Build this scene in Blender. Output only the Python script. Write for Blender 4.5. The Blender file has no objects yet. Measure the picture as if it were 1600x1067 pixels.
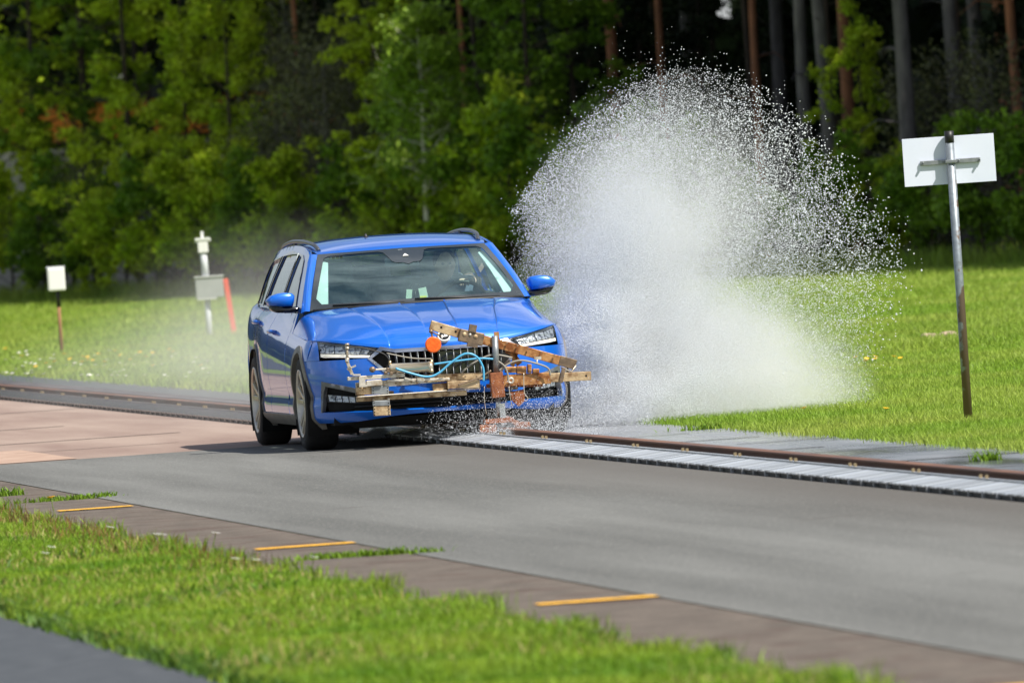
import bpy, bmesh, math, random
import numpy as np
from mathutils import Vector, Matrix
from mathutils.geometry import delaunay_2d_cdt
R = math.radians
rng = np.random.default_rng(7); random.seed(7)
sc = bpy.context.scene
col = sc.collection

# ---------------------------------------------------------------- camera
F_PX, PITCH, ROLL, EYE = 17778.0, math.atan(240.17 / 17778.0), R(3.9), 1.692
cam_d = bpy.data.cameras.new('camera'); cam = bpy.data.objects.new('camera', cam_d); col.objects.link(cam)
fwd = Vector((0, math.cos(PITCH), -math.sin(PITCH))); wu = Vector((0, math.sin(PITCH), math.cos(PITCH))); wr = Vector((1, 0, 0))
cx = wr * math.cos(ROLL) - wu * math.sin(ROLL); cy = wr * math.sin(ROLL) + wu * math.cos(ROLL)
m = Matrix((cx, cy, -fwd)).transposed().to_4x4(); m.translation = Vector((0, 0, EYE)); cam.matrix_world = m
cam_d.sensor_width = 36; cam_d.lens = 400; cam_d.clip_start = 1; cam_d.clip_end = 6000
cam_d.dof.use_dof = True; cam_d.dof.focus_distance = 76.3; cam_d.dof.aperture_fstop = 8.0
sc.camera = cam
# ---------------------------------------------------------------- world, sun, exposure
SUN = Vector((0.50, -0.42, 0.84)).normalized()
w = bpy.data.worlds.new('World'); sc.world = w; w.use_nodes = True
nt = w.node_tree; nt.nodes.clear()
sky = nt.nodes.new('ShaderNodeTexSky'); sky.sky_type = 'NISHITA'; sky.sun_disc = False
sky.sun_elevation = math.asin(SUN.z); sky.sun_rotation = math.atan2(SUN.x, SUN.y)
bg = nt.nodes.new('ShaderNodeBackground'); bg.inputs['Strength'].default_value = 0.06
wo = nt.nodes.new('ShaderNodeOutputWorld')
tc = nt.nodes.new('ShaderNodeTexCoord'); mp = nt.nodes.new('ShaderNodeMapping'); mp.inputs['Scale'].default_value = (1, 1, 2.2)
nz = nt.nodes.new('ShaderNodeTexNoise'); nz.inputs['Scale'].default_value = 2.6; nz.inputs['Detail'].default_value = 7; nz.inputs['Roughness'].default_value = .58
rp = nt.nodes.new('ShaderNodeValToRGB'); rp.color_ramp.elements[0].position = .47; rp.color_ramp.elements[1].position = .62
mx = nt.nodes.new('ShaderNodeMixRGB'); mx.inputs['Color2'].default_value = (9.5, 10.0, 10.8, 1)
L = nt.links.new
L(tc.outputs['Generated'], mp.inputs['Vector']); L(mp.outputs[0], nz.inputs['Vector']); L(nz.outputs['Fac'], rp.inputs['Fac'])
L(rp.outputs['Color'], mx.inputs['Fac']); L(sky.outputs['Color'], mx.inputs['Color1']); L(mx.outputs[0], bg.inputs['Color']); L(bg.outputs[0], wo.inputs['Surface'])
sl = bpy.data.lights.new('sun', 'SUN'); sl.energy = 5.0; sl.angle = R(.5); sl.color = (1, .95, .86)
so = bpy.data.objects.new('sun', sl); col.objects.link(so); so.rotation_euler = SUN.to_track_quat('Z', 'Y').to_euler()
sc.view_settings.view_transform = 'Standard'; sc.view_settings.look = 'None'; sc.view_settings.exposure = 0.42; sc.view_settings.gamma = 1
sc.cycles.volume_step_rate = 2.0; sc.cycles.volume_max_steps = 128; sc.cycles.max_bounces = 8; sc.cycles.transparent_max_bounces = 16
sc.cycles.use_denoising = True; sc.cycles.volume_bounces = 3

# ---------------------------------------------------------------- frames
AT = R(7.8013); SA, CA = math.sin(AT), math.cos(AT)
def track(v, u, z=0.0): return Vector((v * CA - u * SA, v * SA + u * CA, z))       # v across, u along the track
def at(px, Y, z=0.0):                                                              # ground point under photo column px (near the horizon) at distance Y
    return Vector(((px - 800) / F_PX * Y, Y, z))
V0, U0 = 9.945, 76.78
O = track(V0, U0)
cR, sR = math.cos(ROLL), math.sin(ROLL)
def CP(px, py, yc):                                                                # point in the car's frame at depth yc behind the front axle
    dx, dy = px - 800, py - 533.5
    qx, qy = dx * cR - dy * sR, dx * sR + dy * cR
    k = qx / F_PX
    xc = (k * (O.y + yc * CA) - O.x + yc * SA) / (CA - k * SA)
    Y = O.y + xc * SA + yc * CA
    return xc, EYE - (qy + 240.17) * Y / F_PX

# ---------------------------------------------------------------- object helpers
def tag(o, label=None, cat=None, group=None, kind=None):
    if label: o['label'] = label
    if cat: o['category'] = cat
    if group: o['group'] = group
    if kind: o['kind'] = kind
    return o
def empty(name, loc=(0, 0, 0), rz=0.0, **k):
    o = bpy.data.objects.new(name, None); col.objects.link(o); o.location = loc; o.rotation_euler = (0, 0, rz); o.empty_display_size = .1
    return tag(o, **k)
def link(name, me, mat=None, parent=None):
    o = bpy.data.objects.new(name, me); col.objects.link(o)
    if mat: me.materials.append(mat)
    if parent: o.parent = parent
    return o
def mesh_np(name, co, faces_flat, n, smooth=False):
    """co (V,3); faces_flat flat indices; n verts per face (int) or array"""
    me = bpy.data.meshes.new(name); co = np.asarray(co, np.float32); ff = np.asarray(faces_flat, np.int32).ravel()
    nf = len(ff) // n
    me.vertices.add(len(co)); me.vertices.foreach_set('co', co.ravel())
    me.loops.add(len(ff)); me.loops.foreach_set('vertex_index', ff)
    me.polygons.add(nf); me.polygons.foreach_set('loop_start', np.arange(0, len(ff), n, dtype=np.int32))
    me.polygons.foreach_set('loop_total', np.full(nf, n, np.int32))
    if smooth: me.polygons.foreach_set('use_smooth', np.ones(nf, bool))
    me.update(); me.validate(); return me
class MB:
    """collects shapes in one bmesh"""
    def __init__(s): s.bm = bmesh.new()
    def box(s, c, size, rot=None, bevel=0.0, taper=None):
        g = bmesh.ops.create_cube(s.bm, size=1)['verts']
        M = Matrix.Translation(Vector(c)) @ ((rot.to_4x4()) if rot is not None else Matrix.Identity(4)) @ Matrix.Diagonal((*size, 1))
        bmesh.ops.transform(s.bm, matrix=M, verts=g)
        if bevel:
            es = list({e for v in g for e in v.link_edges})
            bmesh.ops.bevel(s.bm, geom=es, offset=bevel, segments=2, affect='EDGES', profile=.5)
        return s
    def bar(s, p, q, w, h, up=(0, 0, 1), bevel=0.0):
        """box from p to q; h measured along up, w across"""
        p, q = Vector(p), Vector(q); d = q - p; l = d.length; x = d.normalized(); z = Vector(up); y = z.cross(x).normalized(); z = x.cross(y)
        return s.box((p + q) / 2, (l, w, h), Matrix((x, y, z)).transposed(), bevel)
    def tube(s, pts, r, seg=10, cap=True):
        pts = [Vector(p) for p in pts]; rs = r if hasattr(r, '__len__') else [r] * len(pts)
        rings = []; prev = None
        for i, p in enumerate(pts):
            d = (pts[min(i + 1, len(pts) - 1)] - pts[max(i - 1, 0)]).normalized()
            a = Vector((0, 0, 1)) if abs(d.z) < .9 else Vector((1, 0, 0))
            if prev is not None: a = prev
            u = (a - d * a.dot(d)).normalized(); v = d.cross(u); prev = u
            rings.append([s.bm.verts.new(p + (u * math.cos(t) + v * math.sin(t)) * rs[i]) for t in (2 * math.pi * k / seg for k in range(seg))])
        for A, B in zip(rings, rings[1:]):
            for k in range(seg):
                f = s.bm.faces.new((A[k], A[(k + 1) % seg], B[(k + 1) % seg], B[k])); f.smooth = True
        if cap: s.bm.faces.new(rings[0][::-1]); s.bm.faces.new(rings[-1])
        return s
    def lathe(s, prof, axis_p, axis=(1, 0, 0), seg=40, smooth=True):
        """prof: (along, radius) closed or open polyline round the axis through axis_p"""
        d = Vector(axis).normalized(); a = Vector((0, 0, 1)) if abs(d.z) < .9 else Vector((1, 0, 0)); u = (a - d * a.dot(d)).normalized(); v = d.cross(u); P = Vector(axis_p)
        rings = [[s.bm.verts.new(P + d * t + (u * math.cos(an) + v * math.sin(an)) * max(r, 1e-4)) for an in (2 * math.pi * k / seg for k in range(seg))] for t, r in prof]
        for A, B in zip(rings, rings[1:]):
            for k in range(seg):
                f = s.bm.faces.new((A[k], A[(k + 1) % seg], B[(k + 1) % seg], B[k])); f.smooth = smooth
        return s
    def prism(s, pts, off, bevel=0.0):
        """polygon of 3-D points extruded by off"""
        A = [s.bm.verts.new(Vector(p)) for p in pts]; B = [s.bm.verts.new(Vector(p) + Vector(off)) for p in pts]; n = len(A)
        s.bm.faces.new(A); s.bm.faces.new(B[::-1])
        for k in range(n): s.bm.faces.new((A[k], B[k], B[(k + 1) % n], A[(k + 1) % n]))
        return s
    def build(s, name, mat, parent=None):
        bmesh.ops.recalc_face_normals(s.bm, faces=s.bm.faces)
        me = bpy.data.meshes.new(name); s.bm.to_mesh(me); s.bm.free(); return link(name, me, mat, parent)
def spline(pts, n=8):
    P = [Vector(p) for p in pts]; out = []
    for i in range(len(P) - 1):
        a, b, c, d = P[max(i - 1, 0)], P[i], P[i + 1], P[min(i + 2, len(P) - 1)]
        for k in range(n):
            t = k / n; out.append(.5 * ((2 * b) + (c - a) * t + (2 * a - 5 * b + 4 * c - d) * t * t + (3 * b - a - 3 * c + d) * t ** 3))
    return out + [P[-1]]
def copy_tree(o, parent=None):
    c = o.copy(); col.objects.link(c)
    if parent: c.parent = parent
    for ch in list(o.children): copy_tree(ch, c)
    return c

# ---------------------------------------------------------------- materials
def M(name, c, rough=.6, metal=0.0, c2=None, scale=6.0, det=6, sc3=(1, 1, 1), bump=0.0, bscale=40.0, coat=0.0, spec=.5, rough2=None, lo=.35, hi=.65, trans=0.0, emis=None):
    m = bpy.data.materials.new(name); m.use_nodes = True; n = m.node_tree; b = n.nodes['Principled BSDF']
    b.inputs['Base Color'].default_value = (*c, 1); b.inputs['Roughness'].default_value = rough; b.inputs['Metallic'].default_value = metal
    b.inputs['Coat Weight'].default_value = coat; b.inputs['Coat Roughness'].default_value = .03; b.inputs['Specular IOR Level'].default_value = spec
    b.inputs['Transmission Weight'].default_value = trans
    if c2 or rough2 is not None or bump:
        t = n.nodes.new('ShaderNodeTexCoord'); mp = n.nodes.new('ShaderNodeMapping'); mp.inputs['Scale'].default_value = sc3; n.links.new(t.outputs['Object'], mp.inputs['Vector'])
    if c2 or rough2 is not None:
        z = n.nodes.new('ShaderNodeTexNoise'); z.inputs['Scale'].default_value = scale; z.inputs['Detail'].default_value = det; n.links.new(mp.outputs[0], z.inputs['Vector'])
        r = n.nodes.new('ShaderNodeMapRange'); r.inputs['From Min'].default_value = lo; r.inputs['From Max'].default_value = hi; n.links.new(z.outputs['Fac'], r.inputs['Value'])
        if c2:
            x = n.nodes.new('ShaderNodeMixRGB'); x.inputs['Color1'].default_value = (*c, 1); x.inputs['Color2'].default_value = (*c2, 1); x.name = 'mixc'
            n.links.new(r.outputs[0], x.inputs['Fac']); n.links.new(x.outputs[0], b.inputs['Base Color'])
        if rough2 is not None:
            y = n.nodes.new('ShaderNodeMapRange'); y.inputs['To Min'].default_value = rough; y.inputs['To Max'].default_value = rough2
            n.links.new(r.outputs[0], y.inputs['Value']); n.links.new(y.outputs[0], b.inputs['Roughness'])
    if bump:
        z2 = n.nodes.new('ShaderNodeTexNoise'); z2.inputs['Scale'].default_value = bscale; z2.inputs['Detail'].default_value = 4; n.links.new(mp.outputs[0], z2.inputs['Vector'])
        bp = n.nodes.new('ShaderNodeBump'); bp.inputs['Strength'].default_value = bump; bp.inputs['Distance'].default_value = .01
        n.links.new(z2.outputs['Fac'], bp.inputs['Height']); n.links.new(bp.outputs[0], b.inputs['Normal'])
    return m
def leaf_mat(name, c, c2, scale=.9, tl=.35, gloss=.35):
    m = bpy.data.materials.new(name); m.use_nodes = True; n = m.node_tree; b = n.nodes['Principled BSDF']; out = n.nodes['Material Output']
    t = n.nodes.new('ShaderNodeTexCoord'); z = n.nodes.new('ShaderNodeTexNoise'); z.inputs['Scale'].default_value = scale; z.inputs['Detail'].default_value = 5
    n.links.new(t.outputs['Object'], z.inputs['Vector'])
    r = n.nodes.new('ShaderNodeMapRange'); r.inputs['From Min'].default_value = .35; r.inputs['From Max'].default_value = .65; n.links.new(z.outputs['Fac'], r.inputs['Value'])
    x = n.nodes.new('ShaderNodeMixRGB'); x.inputs['Color1'].default_value = (*c, 1); x.inputs['Color2'].default_value = (*c2, 1); n.links.new(r.outputs[0], x.inputs['Fac'])
    n.links.new(x.outputs[0], b.inputs['Base Color']); b.inputs['Roughness'].default_value = .55; b.inputs['Specular IOR Level'].default_value = gloss
    tr = n.nodes.new('ShaderNodeBsdfTranslucent'); n.links.new(x.outputs[0], tr.inputs['Color'])
    ms = n.nodes.new('ShaderNodeMixShader'); ms.inputs[0].default_value = tl; n.links.new(b.outputs[0], ms.inputs[1]); n.links.new(tr.outputs[0], ms.inputs[2]); n.links.new(ms.outputs[0], out.inputs['Surface'])
    return m
def glass_mat(name, tint, ior=1.6, extra=.0, rough=.01, gc=(1, 1, 1)):
    m = bpy.data.materials.new(name); m.use_nodes = True; n = m.node_tree; n.nodes.remove(n.nodes['Principled BSDF']); out = n.nodes['Material Output']
    tr = n.nodes.new('ShaderNodeBsdfTransparent'); tr.inputs['Color'].default_value = (*tint, 1)
    gl = n.nodes.new('ShaderNodeBsdfGlossy'); gl.inputs['Roughness'].default_value = rough; gl.inputs['Color'].default_value = (*gc, 1)
    fr = n.nodes.new('ShaderNodeFresnel'); fr.inputs['IOR'].default_value = ior
    ge = n.nodes.new('ShaderNodeNewGeometry'); mr = n.nodes.new('ShaderNodeMapRange'); mr.inputs['To Min'].default_value = ior; mr.inputs['To Max'].default_value = 1 / ior    # same pane seen from either side
    n.links.new(ge.outputs['Backfacing'], mr.inputs['Value']); n.links.new(mr.outputs[0], fr.inputs['IOR'])
    ad = n.nodes.new('ShaderNodeMath'); ad.operation = 'ADD'; ad.use_clamp = True; ad.inputs[1].default_value = extra; n.links.new(fr.outputs[0], ad.inputs[0])
    ms = n.nodes.new('ShaderNodeMixShader'); n.links.new(ad.outputs[0], ms.inputs[0]); n.links.new(tr.outputs[0], ms.inputs[1]); n.links.new(gl.outputs[0], ms.inputs[2]); n.links.new(ms.outputs[0], out.inputs['Surface'])
    return m
mt = {}
mt['paint'] = M('blue car paint', (.0015, .135, .66), .34, .2, c2=(.002, .15, .72), scale=3, coat=1.0, spec=.6)
mt['black'] = M('black plastic', (.012, .012, .013), .45, c2=(.02, .02, .021), scale=20)
mt['cladding'] = M('grey plastic cladding', (.17, .16, .145), .45, c2=(.24, .22, .19), scale=8)
mt['glossblack'] = M('gloss black trim', (.008, .008, .009), .12, coat=.6)
mt['chrome'] = M('satin chrome trim', (.72, .72, .74), .16, 1.0)
mt['silvertrim'] = M('silver painted trim', (.17, .175, .19), .35, .4)
mt['tyre'] = M('tyre rubber', (.016, .016, .017), .8, c2=(.026, .025, .024), scale=30, bump=.3, bscale=200)
mt['rim'] = M('brushed alloy wheel', (.62, .59, .54), .33, .85, c2=(.5, .45, .38), scale=9)
mt['dark'] = M('dark well', (.006, .006, .006), .9)
mt['interior'] = M('cabin plastic', (.15, .175, .19), .7, c2=(.19, .21, .225), scale=9)
mt['seat'] = M('seat fabric', (.42, .46, .50), .9, c2=(.50, .54, .58), scale=30)
mt['liner'] = M('pale roof lining', (.45, .49, .48), .9)
mt['pillar'] = M('pale pillar trim', (.62, .68, .66), .8)
mt['ws'] = glass_mat('windscreen glass', (.80, 1.0, .97), 1.5, .12, gc=(.78, 1.0, 1.0))
mt['sideglass'] = glass_mat('side window glass', (.62, .72, .72), 1.7, .10)
mt['frit'] = M('dark windscreen border', (.03, .037, .042), .18, coat=.8)
mt['lens'] = glass_mat('lamp lens', (.97, .98, .98), 1.35, .0)
mt['lampin'] = M('lamp reflector', (.55, .59, .66), .34, .7, c2=(.16, .175, .21), scale=38, det=3, lo=.50, hi=.60, bump=.8, bscale=60)
mt['drl'] = M('lit light bar', (.93, .88, .78), .25); mt['drl'].node_tree.nodes['Principled BSDF'].inputs['Emission Color'].default_value = (1, .93, .82, 1); mt['drl'].node_tree.nodes['Principled BSDF'].inputs['Emission Strength'].default_value = .25
mt['skin'] = M('skin', (.90, .60, .48), .5)
mt['hair'] = M('brown hair', (.05, .03, .02), .8)
mt['shirt'] = M('blue grey jacket', (.16, .20, .27), .9)
mt['alu'] = M('dirty aluminium', (.70, .65, .56), .36, .55, c2=(.36, .27, .17), scale=22, lo=.45, hi=.68, rough2=.6)
mt['tan'] = M('tan stained steel', (.56, .42, .25), .45, .3, c2=(.20, .105, .045), scale=16, lo=.44, hi=.66, rough2=.75, bump=.3, bscale=60)
mt['orangesteel'] = M('orange stained steel', (.50, .26, .10), .45, .3, c2=(.22, .075, .02), scale=18, lo=.42, hi=.62, bump=.3, bscale=60)
mt['rust'] = M('rusty steel', (.20, .062, .025), .8, .1, c2=(.33, .12, .045), scale=28, bump=.4, bscale=90)
mt['darksteel'] = M('dark oily steel', (.15, .11, .08), .5, .5, c2=(.28, .20, .13), scale=30)
mt['galv'] = M('galvanised steel', (.36, .38, .39), .42, .6, c2=(.24, .26, .27), scale=22)
mt['bluehose'] = M('blue hose', (.08, .38, .62), .35)
mt['greyhose'] = M('grey hose', (.28, .26, .22), .5)
mt['blackhose'] = M('black hose', (.02, .02, .02), .5)
mt['brass'] = M('brass fitting', (.55, .42, .24), .35, .8)
mt['orange'] = M('orange reflector', (.95, .17, .02), .35, c2=(.80, .11, .01), scale=60)
mt['cyl'] = M('polished cylinder', (.78, .70, .56), .25, .7, c2=(.62, .48, .30), scale=4, sc3=(1, 1, 8))
mt['white'] = M('white paint', (.80, .80, .78), .5)

# ================================================================ GROUND AND ROAD
def sheet(name, v0, v1, u0, u1, z, mat, label=None, nv=1, nu=1, edge=None, kind='structure'):
    co = []; 
    for j in range(nu + 1):
        for i in range(nv + 1):
            v = v0 + (v1 - v0) * i / nv; u = u0 + (u1 - u0) * j / nu
            if edge and i in (0, nv): v += edge(i, u)
            co.append((v, u, z))
    f = [(j * (nv + 1) + i, j * (nv + 1) + i + 1, (j + 1) * (nv + 1) + i + 1, (j + 1) * (nv + 1) + i) for j in range(nu) for i in range(nv)]
    o = link(name, mesh_np(name, co, f, 4), mat); o.rotation_euler = (0, 0, AT)
    o['kind'] = kind
    if label: o['label'] = label
    return o
def add_spots(mat, scale, amt, colr):
    n = mat.node_tree; b = n.nodes['Principled BSDF']; src = b.inputs['Base Color'].links[0].from_socket
    t = n.nodes.new('ShaderNodeTexCoord'); z = n.nodes.new('ShaderNodeTexNoise'); z.inputs['Scale'].default_value = scale; z.inputs['Detail'].default_value = 2
    n.links.new(t.outputs['Object'], z.inputs['Vector']); r = n.nodes.new('ShaderNodeMapRange'); r.inputs['From Min'].default_value = amt; r.inputs['From Max'].default_value = amt + .05
    n.links.new(z.outputs['Fac'], r.inputs['Value']); x = n.nodes.new('ShaderNodeMixRGB'); x.inputs['Color2'].default_value = (*colr, 1)
    n.links.new(r.outputs[0], x.inputs['Fac']); n.links.new(src, x.inputs['Color1']); n.links.new(x.outputs[0], b.inputs['Base Color'])
g_soil = M('grass soil', (.12, .19, .02), .95, c2=(.19, .24, .035), scale=1.6, bump=.5, bscale=12)
g_con = M('concrete carriageway', (.105, .107, .102), .9, c2=(.172, .174, .166), scale=1.1, det=10, sc3=(1.6, .09, 1), rough2=.8, bump=.5, bscale=90, spec=.3)
add_spots(g_con, 55, .60, (.27, .265, .25)); add_spots(g_con, 48, .64, (.10, .097, .09)); add_spots(g_con, 1.3, .70, (.11, .107, .10))
add_spots(g_con, 26, .70, (.40, .39, .36))
def v_band(mat, v0, v1, colr, amt):
    n = mat.node_tree; b = n.nodes['Principled BSDF']; src = b.inputs['Base Color'].links[0].from_socket
    t = n.nodes.new('ShaderNodeTexCoord'); sx = n.nodes.new('ShaderNodeSeparateXYZ'); n.links.new(t.outputs['Object'], sx.inputs[0])
    z = n.nodes.new('ShaderNodeTexNoise'); z.inputs['Scale'].default_value = .8; z.inputs['Detail'].default_value = 5; mp = n.nodes.new('ShaderNodeMapping'); mp.inputs['Scale'].default_value = (1, .12, 1); n.links.new(t.outputs['Object'], mp.inputs[0]); n.links.new(mp.outputs[0], z.inputs['Vector'])
    ad = n.nodes.new('ShaderNodeMath'); ad.operation = 'MULTIPLY_ADD'; ad.inputs[1].default_value = .9; n.links.new(z.outputs['Fac'], ad.inputs[0]); n.links.new(sx.outputs['X'], ad.inputs[2])
    r = n.nodes.new('ShaderNodeMapRange'); r.inputs['From Min'].default_value = v0 + .45; r.inputs['From Max'].default_value = v1 + .45; r.inputs['To Max'].default_value = amt; n.links.new(ad.outputs[0], r.inputs['Value'])
    x = n.nodes.new('ShaderNodeMixRGB'); x.inputs['Color2'].default_value = (*colr, 1); n.links.new(r.outputs[0], x.inputs['Fac']); n.links.new(src, x.inputs['Color1']); n.links.new(x.outputs[0], b.inputs['Base Color'])
v_band(g_con, 8.6, 9.7, (.105, .095, .085), .75)
g_red = M('red brown concrete', (.24, .165, .135), .8, c2=(.34, .255, .21), scale=1.5, det=8, sc3=(1.2, .12, 1), bump=.3, bscale=40)
g_verge = M('brown asphalt verge', (.082, .066, .052), .85, c2=(.14, .112, .09), scale=5, det=8, bump=.4, bscale=60); add_spots(g_verge, 30, .68, (.30, .24, .2))
g_path = M('grey asphalt path', (.045, .052, .062), .85, c2=(.072, .08, .092), scale=9, bump=.6, bscale=140)
g_wet = M('wet concrete strip', (.13, .14, .155), .10, c2=(.24, .25, .27), scale=1.5, sc3=(1, .25, 1), rough2=.42, bump=.06, bscale=25)
g_tar = M('tar joint', (.03, .025, .02), .8)
g_yel = M('yellow road paint', (.90, .50, .035), .7, c2=(.78, .38, .03), scale=30)
g_chan = M('dark wet channel', (.02, .017, .015), .35, c2=(.05, .035, .028), scale=6)
g_ramp = M('ribbed aluminium ramp', (.74, .78, .84), .36, .7, c2=(.56, .56, .53), scale=2.0, sc3=(.4, 9, 1), lo=.42, hi=.7, rough2=.5)
g_rail = M('rusty brown rail', (.14, .06, .035), .42, .35, c2=(.24, .12, .075), scale=3, sc3=(1, .4, 1), rough2=.65)

add_spots(g_yel, 14, .60, (.30, .19, .08)); add_spots(g_verge, 2.4, .57, (.085, .058, .045)); add_spots(g_verge, 60, .66, (.32, .27, .22))
_n = g_ramp.node_tree; _mx = _n.nodes['mixc']; _g = _n.nodes.new('ShaderNodeNewGeometry'); _r = _n.nodes.new('ShaderNodeMapRange'); _r.inputs['To Min'].default_value = .45; _r.inputs['To Max'].default_value = 1.35; _n.links.new(_g.outputs['Random Per Island'], _r.inputs['Value'])
_h = _n.nodes.new('ShaderNodeHueSaturation'); _n.links.new(_r.outputs[0], _h.inputs['Value']); _n.links.new(_mx.outputs[0], _h.inputs['Color']); _n.links.new(_h.outputs[0], _n.nodes['Principled BSDF'].inputs['Base Color'])
gr = sheet('ground', -900, 900, -300, 2600, -.004, g_soil, 'flat grassy ground')
wob = lambda i, u: .05 * math.sin(u * 1.7) + .035 * math.sin(u * 4.3 + 1) + .02 * math.sin(u * 11)
sheet('path', 1.6, 4.40, -30, 150, .004, g_path, 'grey asphalt footpath at the lower left', 1, 400, edge=lambda i, u: .5 * wob(i, u) if i else 0)
sheet('verge', 5.93, 6.75, -30, 320, .000, g_verge, 'brown strip between near grass and carriageway')
sheet('road', 6.75, 9.86, -30, 79.2, .004, g_con, 'grey concrete carriageway')
sheet('road_red', 6.75, 9.86, 79.22, 320, .004, g_red, 'red brown concrete carriageway behind the car')
sheet('road_far_side', 9.86, 10.9, -30, 320, .003, g_chan, 'dark wet channel beside the rail')
sheet('wet_strip', 10.9, 11.55, 81, 320, .008, M('dark muddy wet strip', (.035, .042, .035), .3, c2=(.07, .075, .06), scale=3), 'dark wet strip beside the left grass', 1, 300, edge=lambda i, u: .6 * wob(i, u) if i else 0)
sheet('wet_strip', 10.34, 11.58, -30, 81, .008, g_wet, 'wet concrete strip beside the far grass', 1, 500, edge=lambda i, u: .6 * wob(i, u) if i else 0)
# tar joints and expansion joint, as thin sheets on the carriageway
for k, (u, va, vb) in enumerate([(82.4, 7.6, 8.8), (86.0, 6.75, 9.2), (92.0, 6.75, 8.9), (100, 6.75, 9.86), (110, 6.75, 9.86)]):
    sheet('tar_joint', va, vb, u, u + (.10 if k else .05), .008, g_tar, 'dark tar joint across the red brown concrete')
s_ = sheet('road_patch', 6.80, 7.75, 79.3, 83.6, .008, M('sandy patch', (.44, .31, .24), .9, c2=(.36, .24, .18), scale=4, bump=.3), 'pale sandy patch on the red brown concrete')
for k in range(6):
    u = 25.55 + 10 * k
    n_ = ('nearest', 'second nearest', 'third nearest', 'fourth nearest', 'fifth', 'farthest')[k]
    o = sheet('road_marking', 6.27, 6.76 if k < 4 else 6.70, u - .11, u + .11, .006, g_yel, 1 and 'short yellow mark across the brown verge')

# ---- ramp segments, rail
def ramp_segment():
    root = empty('ramp_segment'); b = MB()
    L_ = 2.0; v0, v1, h = 9.88, 10.11, .058
    n = 5
    # sloping top with ribs
    prof = []
    nr = 16
    for i in range(nr):
        u0 = i * L_ / nr + .018; u1 = (i + 1) * L_ / nr - .018
        b.prism([(v0, u0, .036), (v1, u0, h), (v1, u1, h), (v0, u1, .036)], (0, 0, -.008))
    bk = MB(); bk.prism([(v0 + .006, .004, .027), (v1, .004, h - .011), (v1, L_ - .004, h - .011), (v0 + .006, L_ - .004, .027)], (0, 0, -.004)); bk.box((v0 + .02, L_ / 2, .015), (.004, L_ - .02, .022)); bk.build('shade_backing', mt['black'], root)  # black plate puts the shade of slots and slat gaps into colour
    b.box(((v0 + v1) / 2 + .1, .004, .022), (.1, .008, .04)); b.box((v1 - .006, L_ / 2, .034), (.01, L_ - .01, .062))
    for i in range(n + 1):
        u = .006 + i * (L_ - .012) / n
        b.prism([(v0 - .002, u - .009, .004), (v0 - .002, u - .009, .034), (v1, u - .009, h - .012), (v1, u - .009, .004)], (0, .018, 0))
    plate = b.build('plate', g_ramp, root)
    c = MB(); c.box((v1 + .02, L_ / 2, h + .001), (.045, L_, .006)); c.build('edge_strip', M('bright edge strip', (.75, .76, .78), .3, .8), root)
    for du in (.10, .27):
        k = MB(); k.lathe([(0, .010), (.020, .010), (.022, .0)], (v1 + .03, du, h), (0, 0, 1), 8, False); k.build('bolt', mt['brass'], root)
    return root
seg0 = None
for k in range(-1, 42):
    u = 34.6 + 2.0 * k + (0 if k < 22 else 0)
    if k < 3: continue
    s_ = seg0 or ramp_segment()
    if seg0 is not None: s_ = copy_tree(seg0)
    seg0 = seg0 or s_
    s_.rotation_euler = (0, 0, AT); s_.location = track(0, u); tag(s_, cat='ramp', group='ribbed metal ramp segments along the rail')
    ramps = globals().setdefault('RAMPS', []); ramps.append((u, s_))
for k, (u, s_) in enumerate(RAMPS):
    if u < 77: s_['label'] = 'ribbed silver ramp segment in the dry row in front of the car'
    else: s_['label'] = 'dark wet ramp segment in the row behind the car'
# wet dirty look for the row behind the car
g_rampwet = M('dirty wet ramp', (.10, .095, .10), .18, .5, c2=(.17, .15, .15), scale=3)
seg1 = None
for u, s_ in RAMPS:
    if u >= 77:
        for ch in s_.children:
            if ch.name.startswith('plate') or ch.name.startswith('edge_strip'):
                key = ch.name.split('.')[0]; D = globals().setdefault('WETM', {})
                if key not in D: D[key] = ch.data.copy(); D[key].materials.clear(); D[key].materials.append(g_rampwet)
                ch.data = D[key]
b = MB()
b.box((10.27, 145, .040), (.05, 350, .078), bevel=.004); b.box((10.27, 145, .080), (.085, 350, .014), bevel=.003); b.box((10.27, 145, .012), (.11, 350, .02))
o = b.build('rail', g_rail); o.rotation_euler = (0, 0, AT); tag(o, 'rusty brown steel guide rail running past the car', 'rail')
b = MB(); b.box((10.62, 181, .03), (.10, 200, .055), bevel=.006); b.box((10.86, 181, .02), (.06, 200, .04), bevel=.006)
o = b.build('kerb', M('dirty wet kerb', (.07, .058, .055), .4, c2=(.15, .12, .11), scale=2, sc3=(1, .3, 1))); o.rotation_euler = (0, 0, AT); tag(o, 'low wet concrete kerb on the far side of the rail', 'kerb')
b = MB(); b.box((10.38, 145, .03), (.02, 350, .055)); o = b.build('water_pipe', M('pale water pipe', (.5, .55, .58), .2, .6)); o.rotation_euler = (0, 0, AT); tag(o, 'thin pale pipe along the far foot of the rail', 'pipe')
for k, (u, va, vb) in enumerate([(73.5, 10.6, 11.2), (71.2, 10.45, 11.3), (69.6, 10.9, 11.5), (67.5, 10.5, 11.1), (66.2, 10.8, 11.5), (63.0, 10.5, 11.5), (60.4, 10.5, 11.2), (57.5, 10.4, 11.5)]):
    sheet('crack', va, vb, u, u + .05 + .03 * (k % 2), .012, g_tar, 'dark crack across the wet strip', 6, 1)
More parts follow.
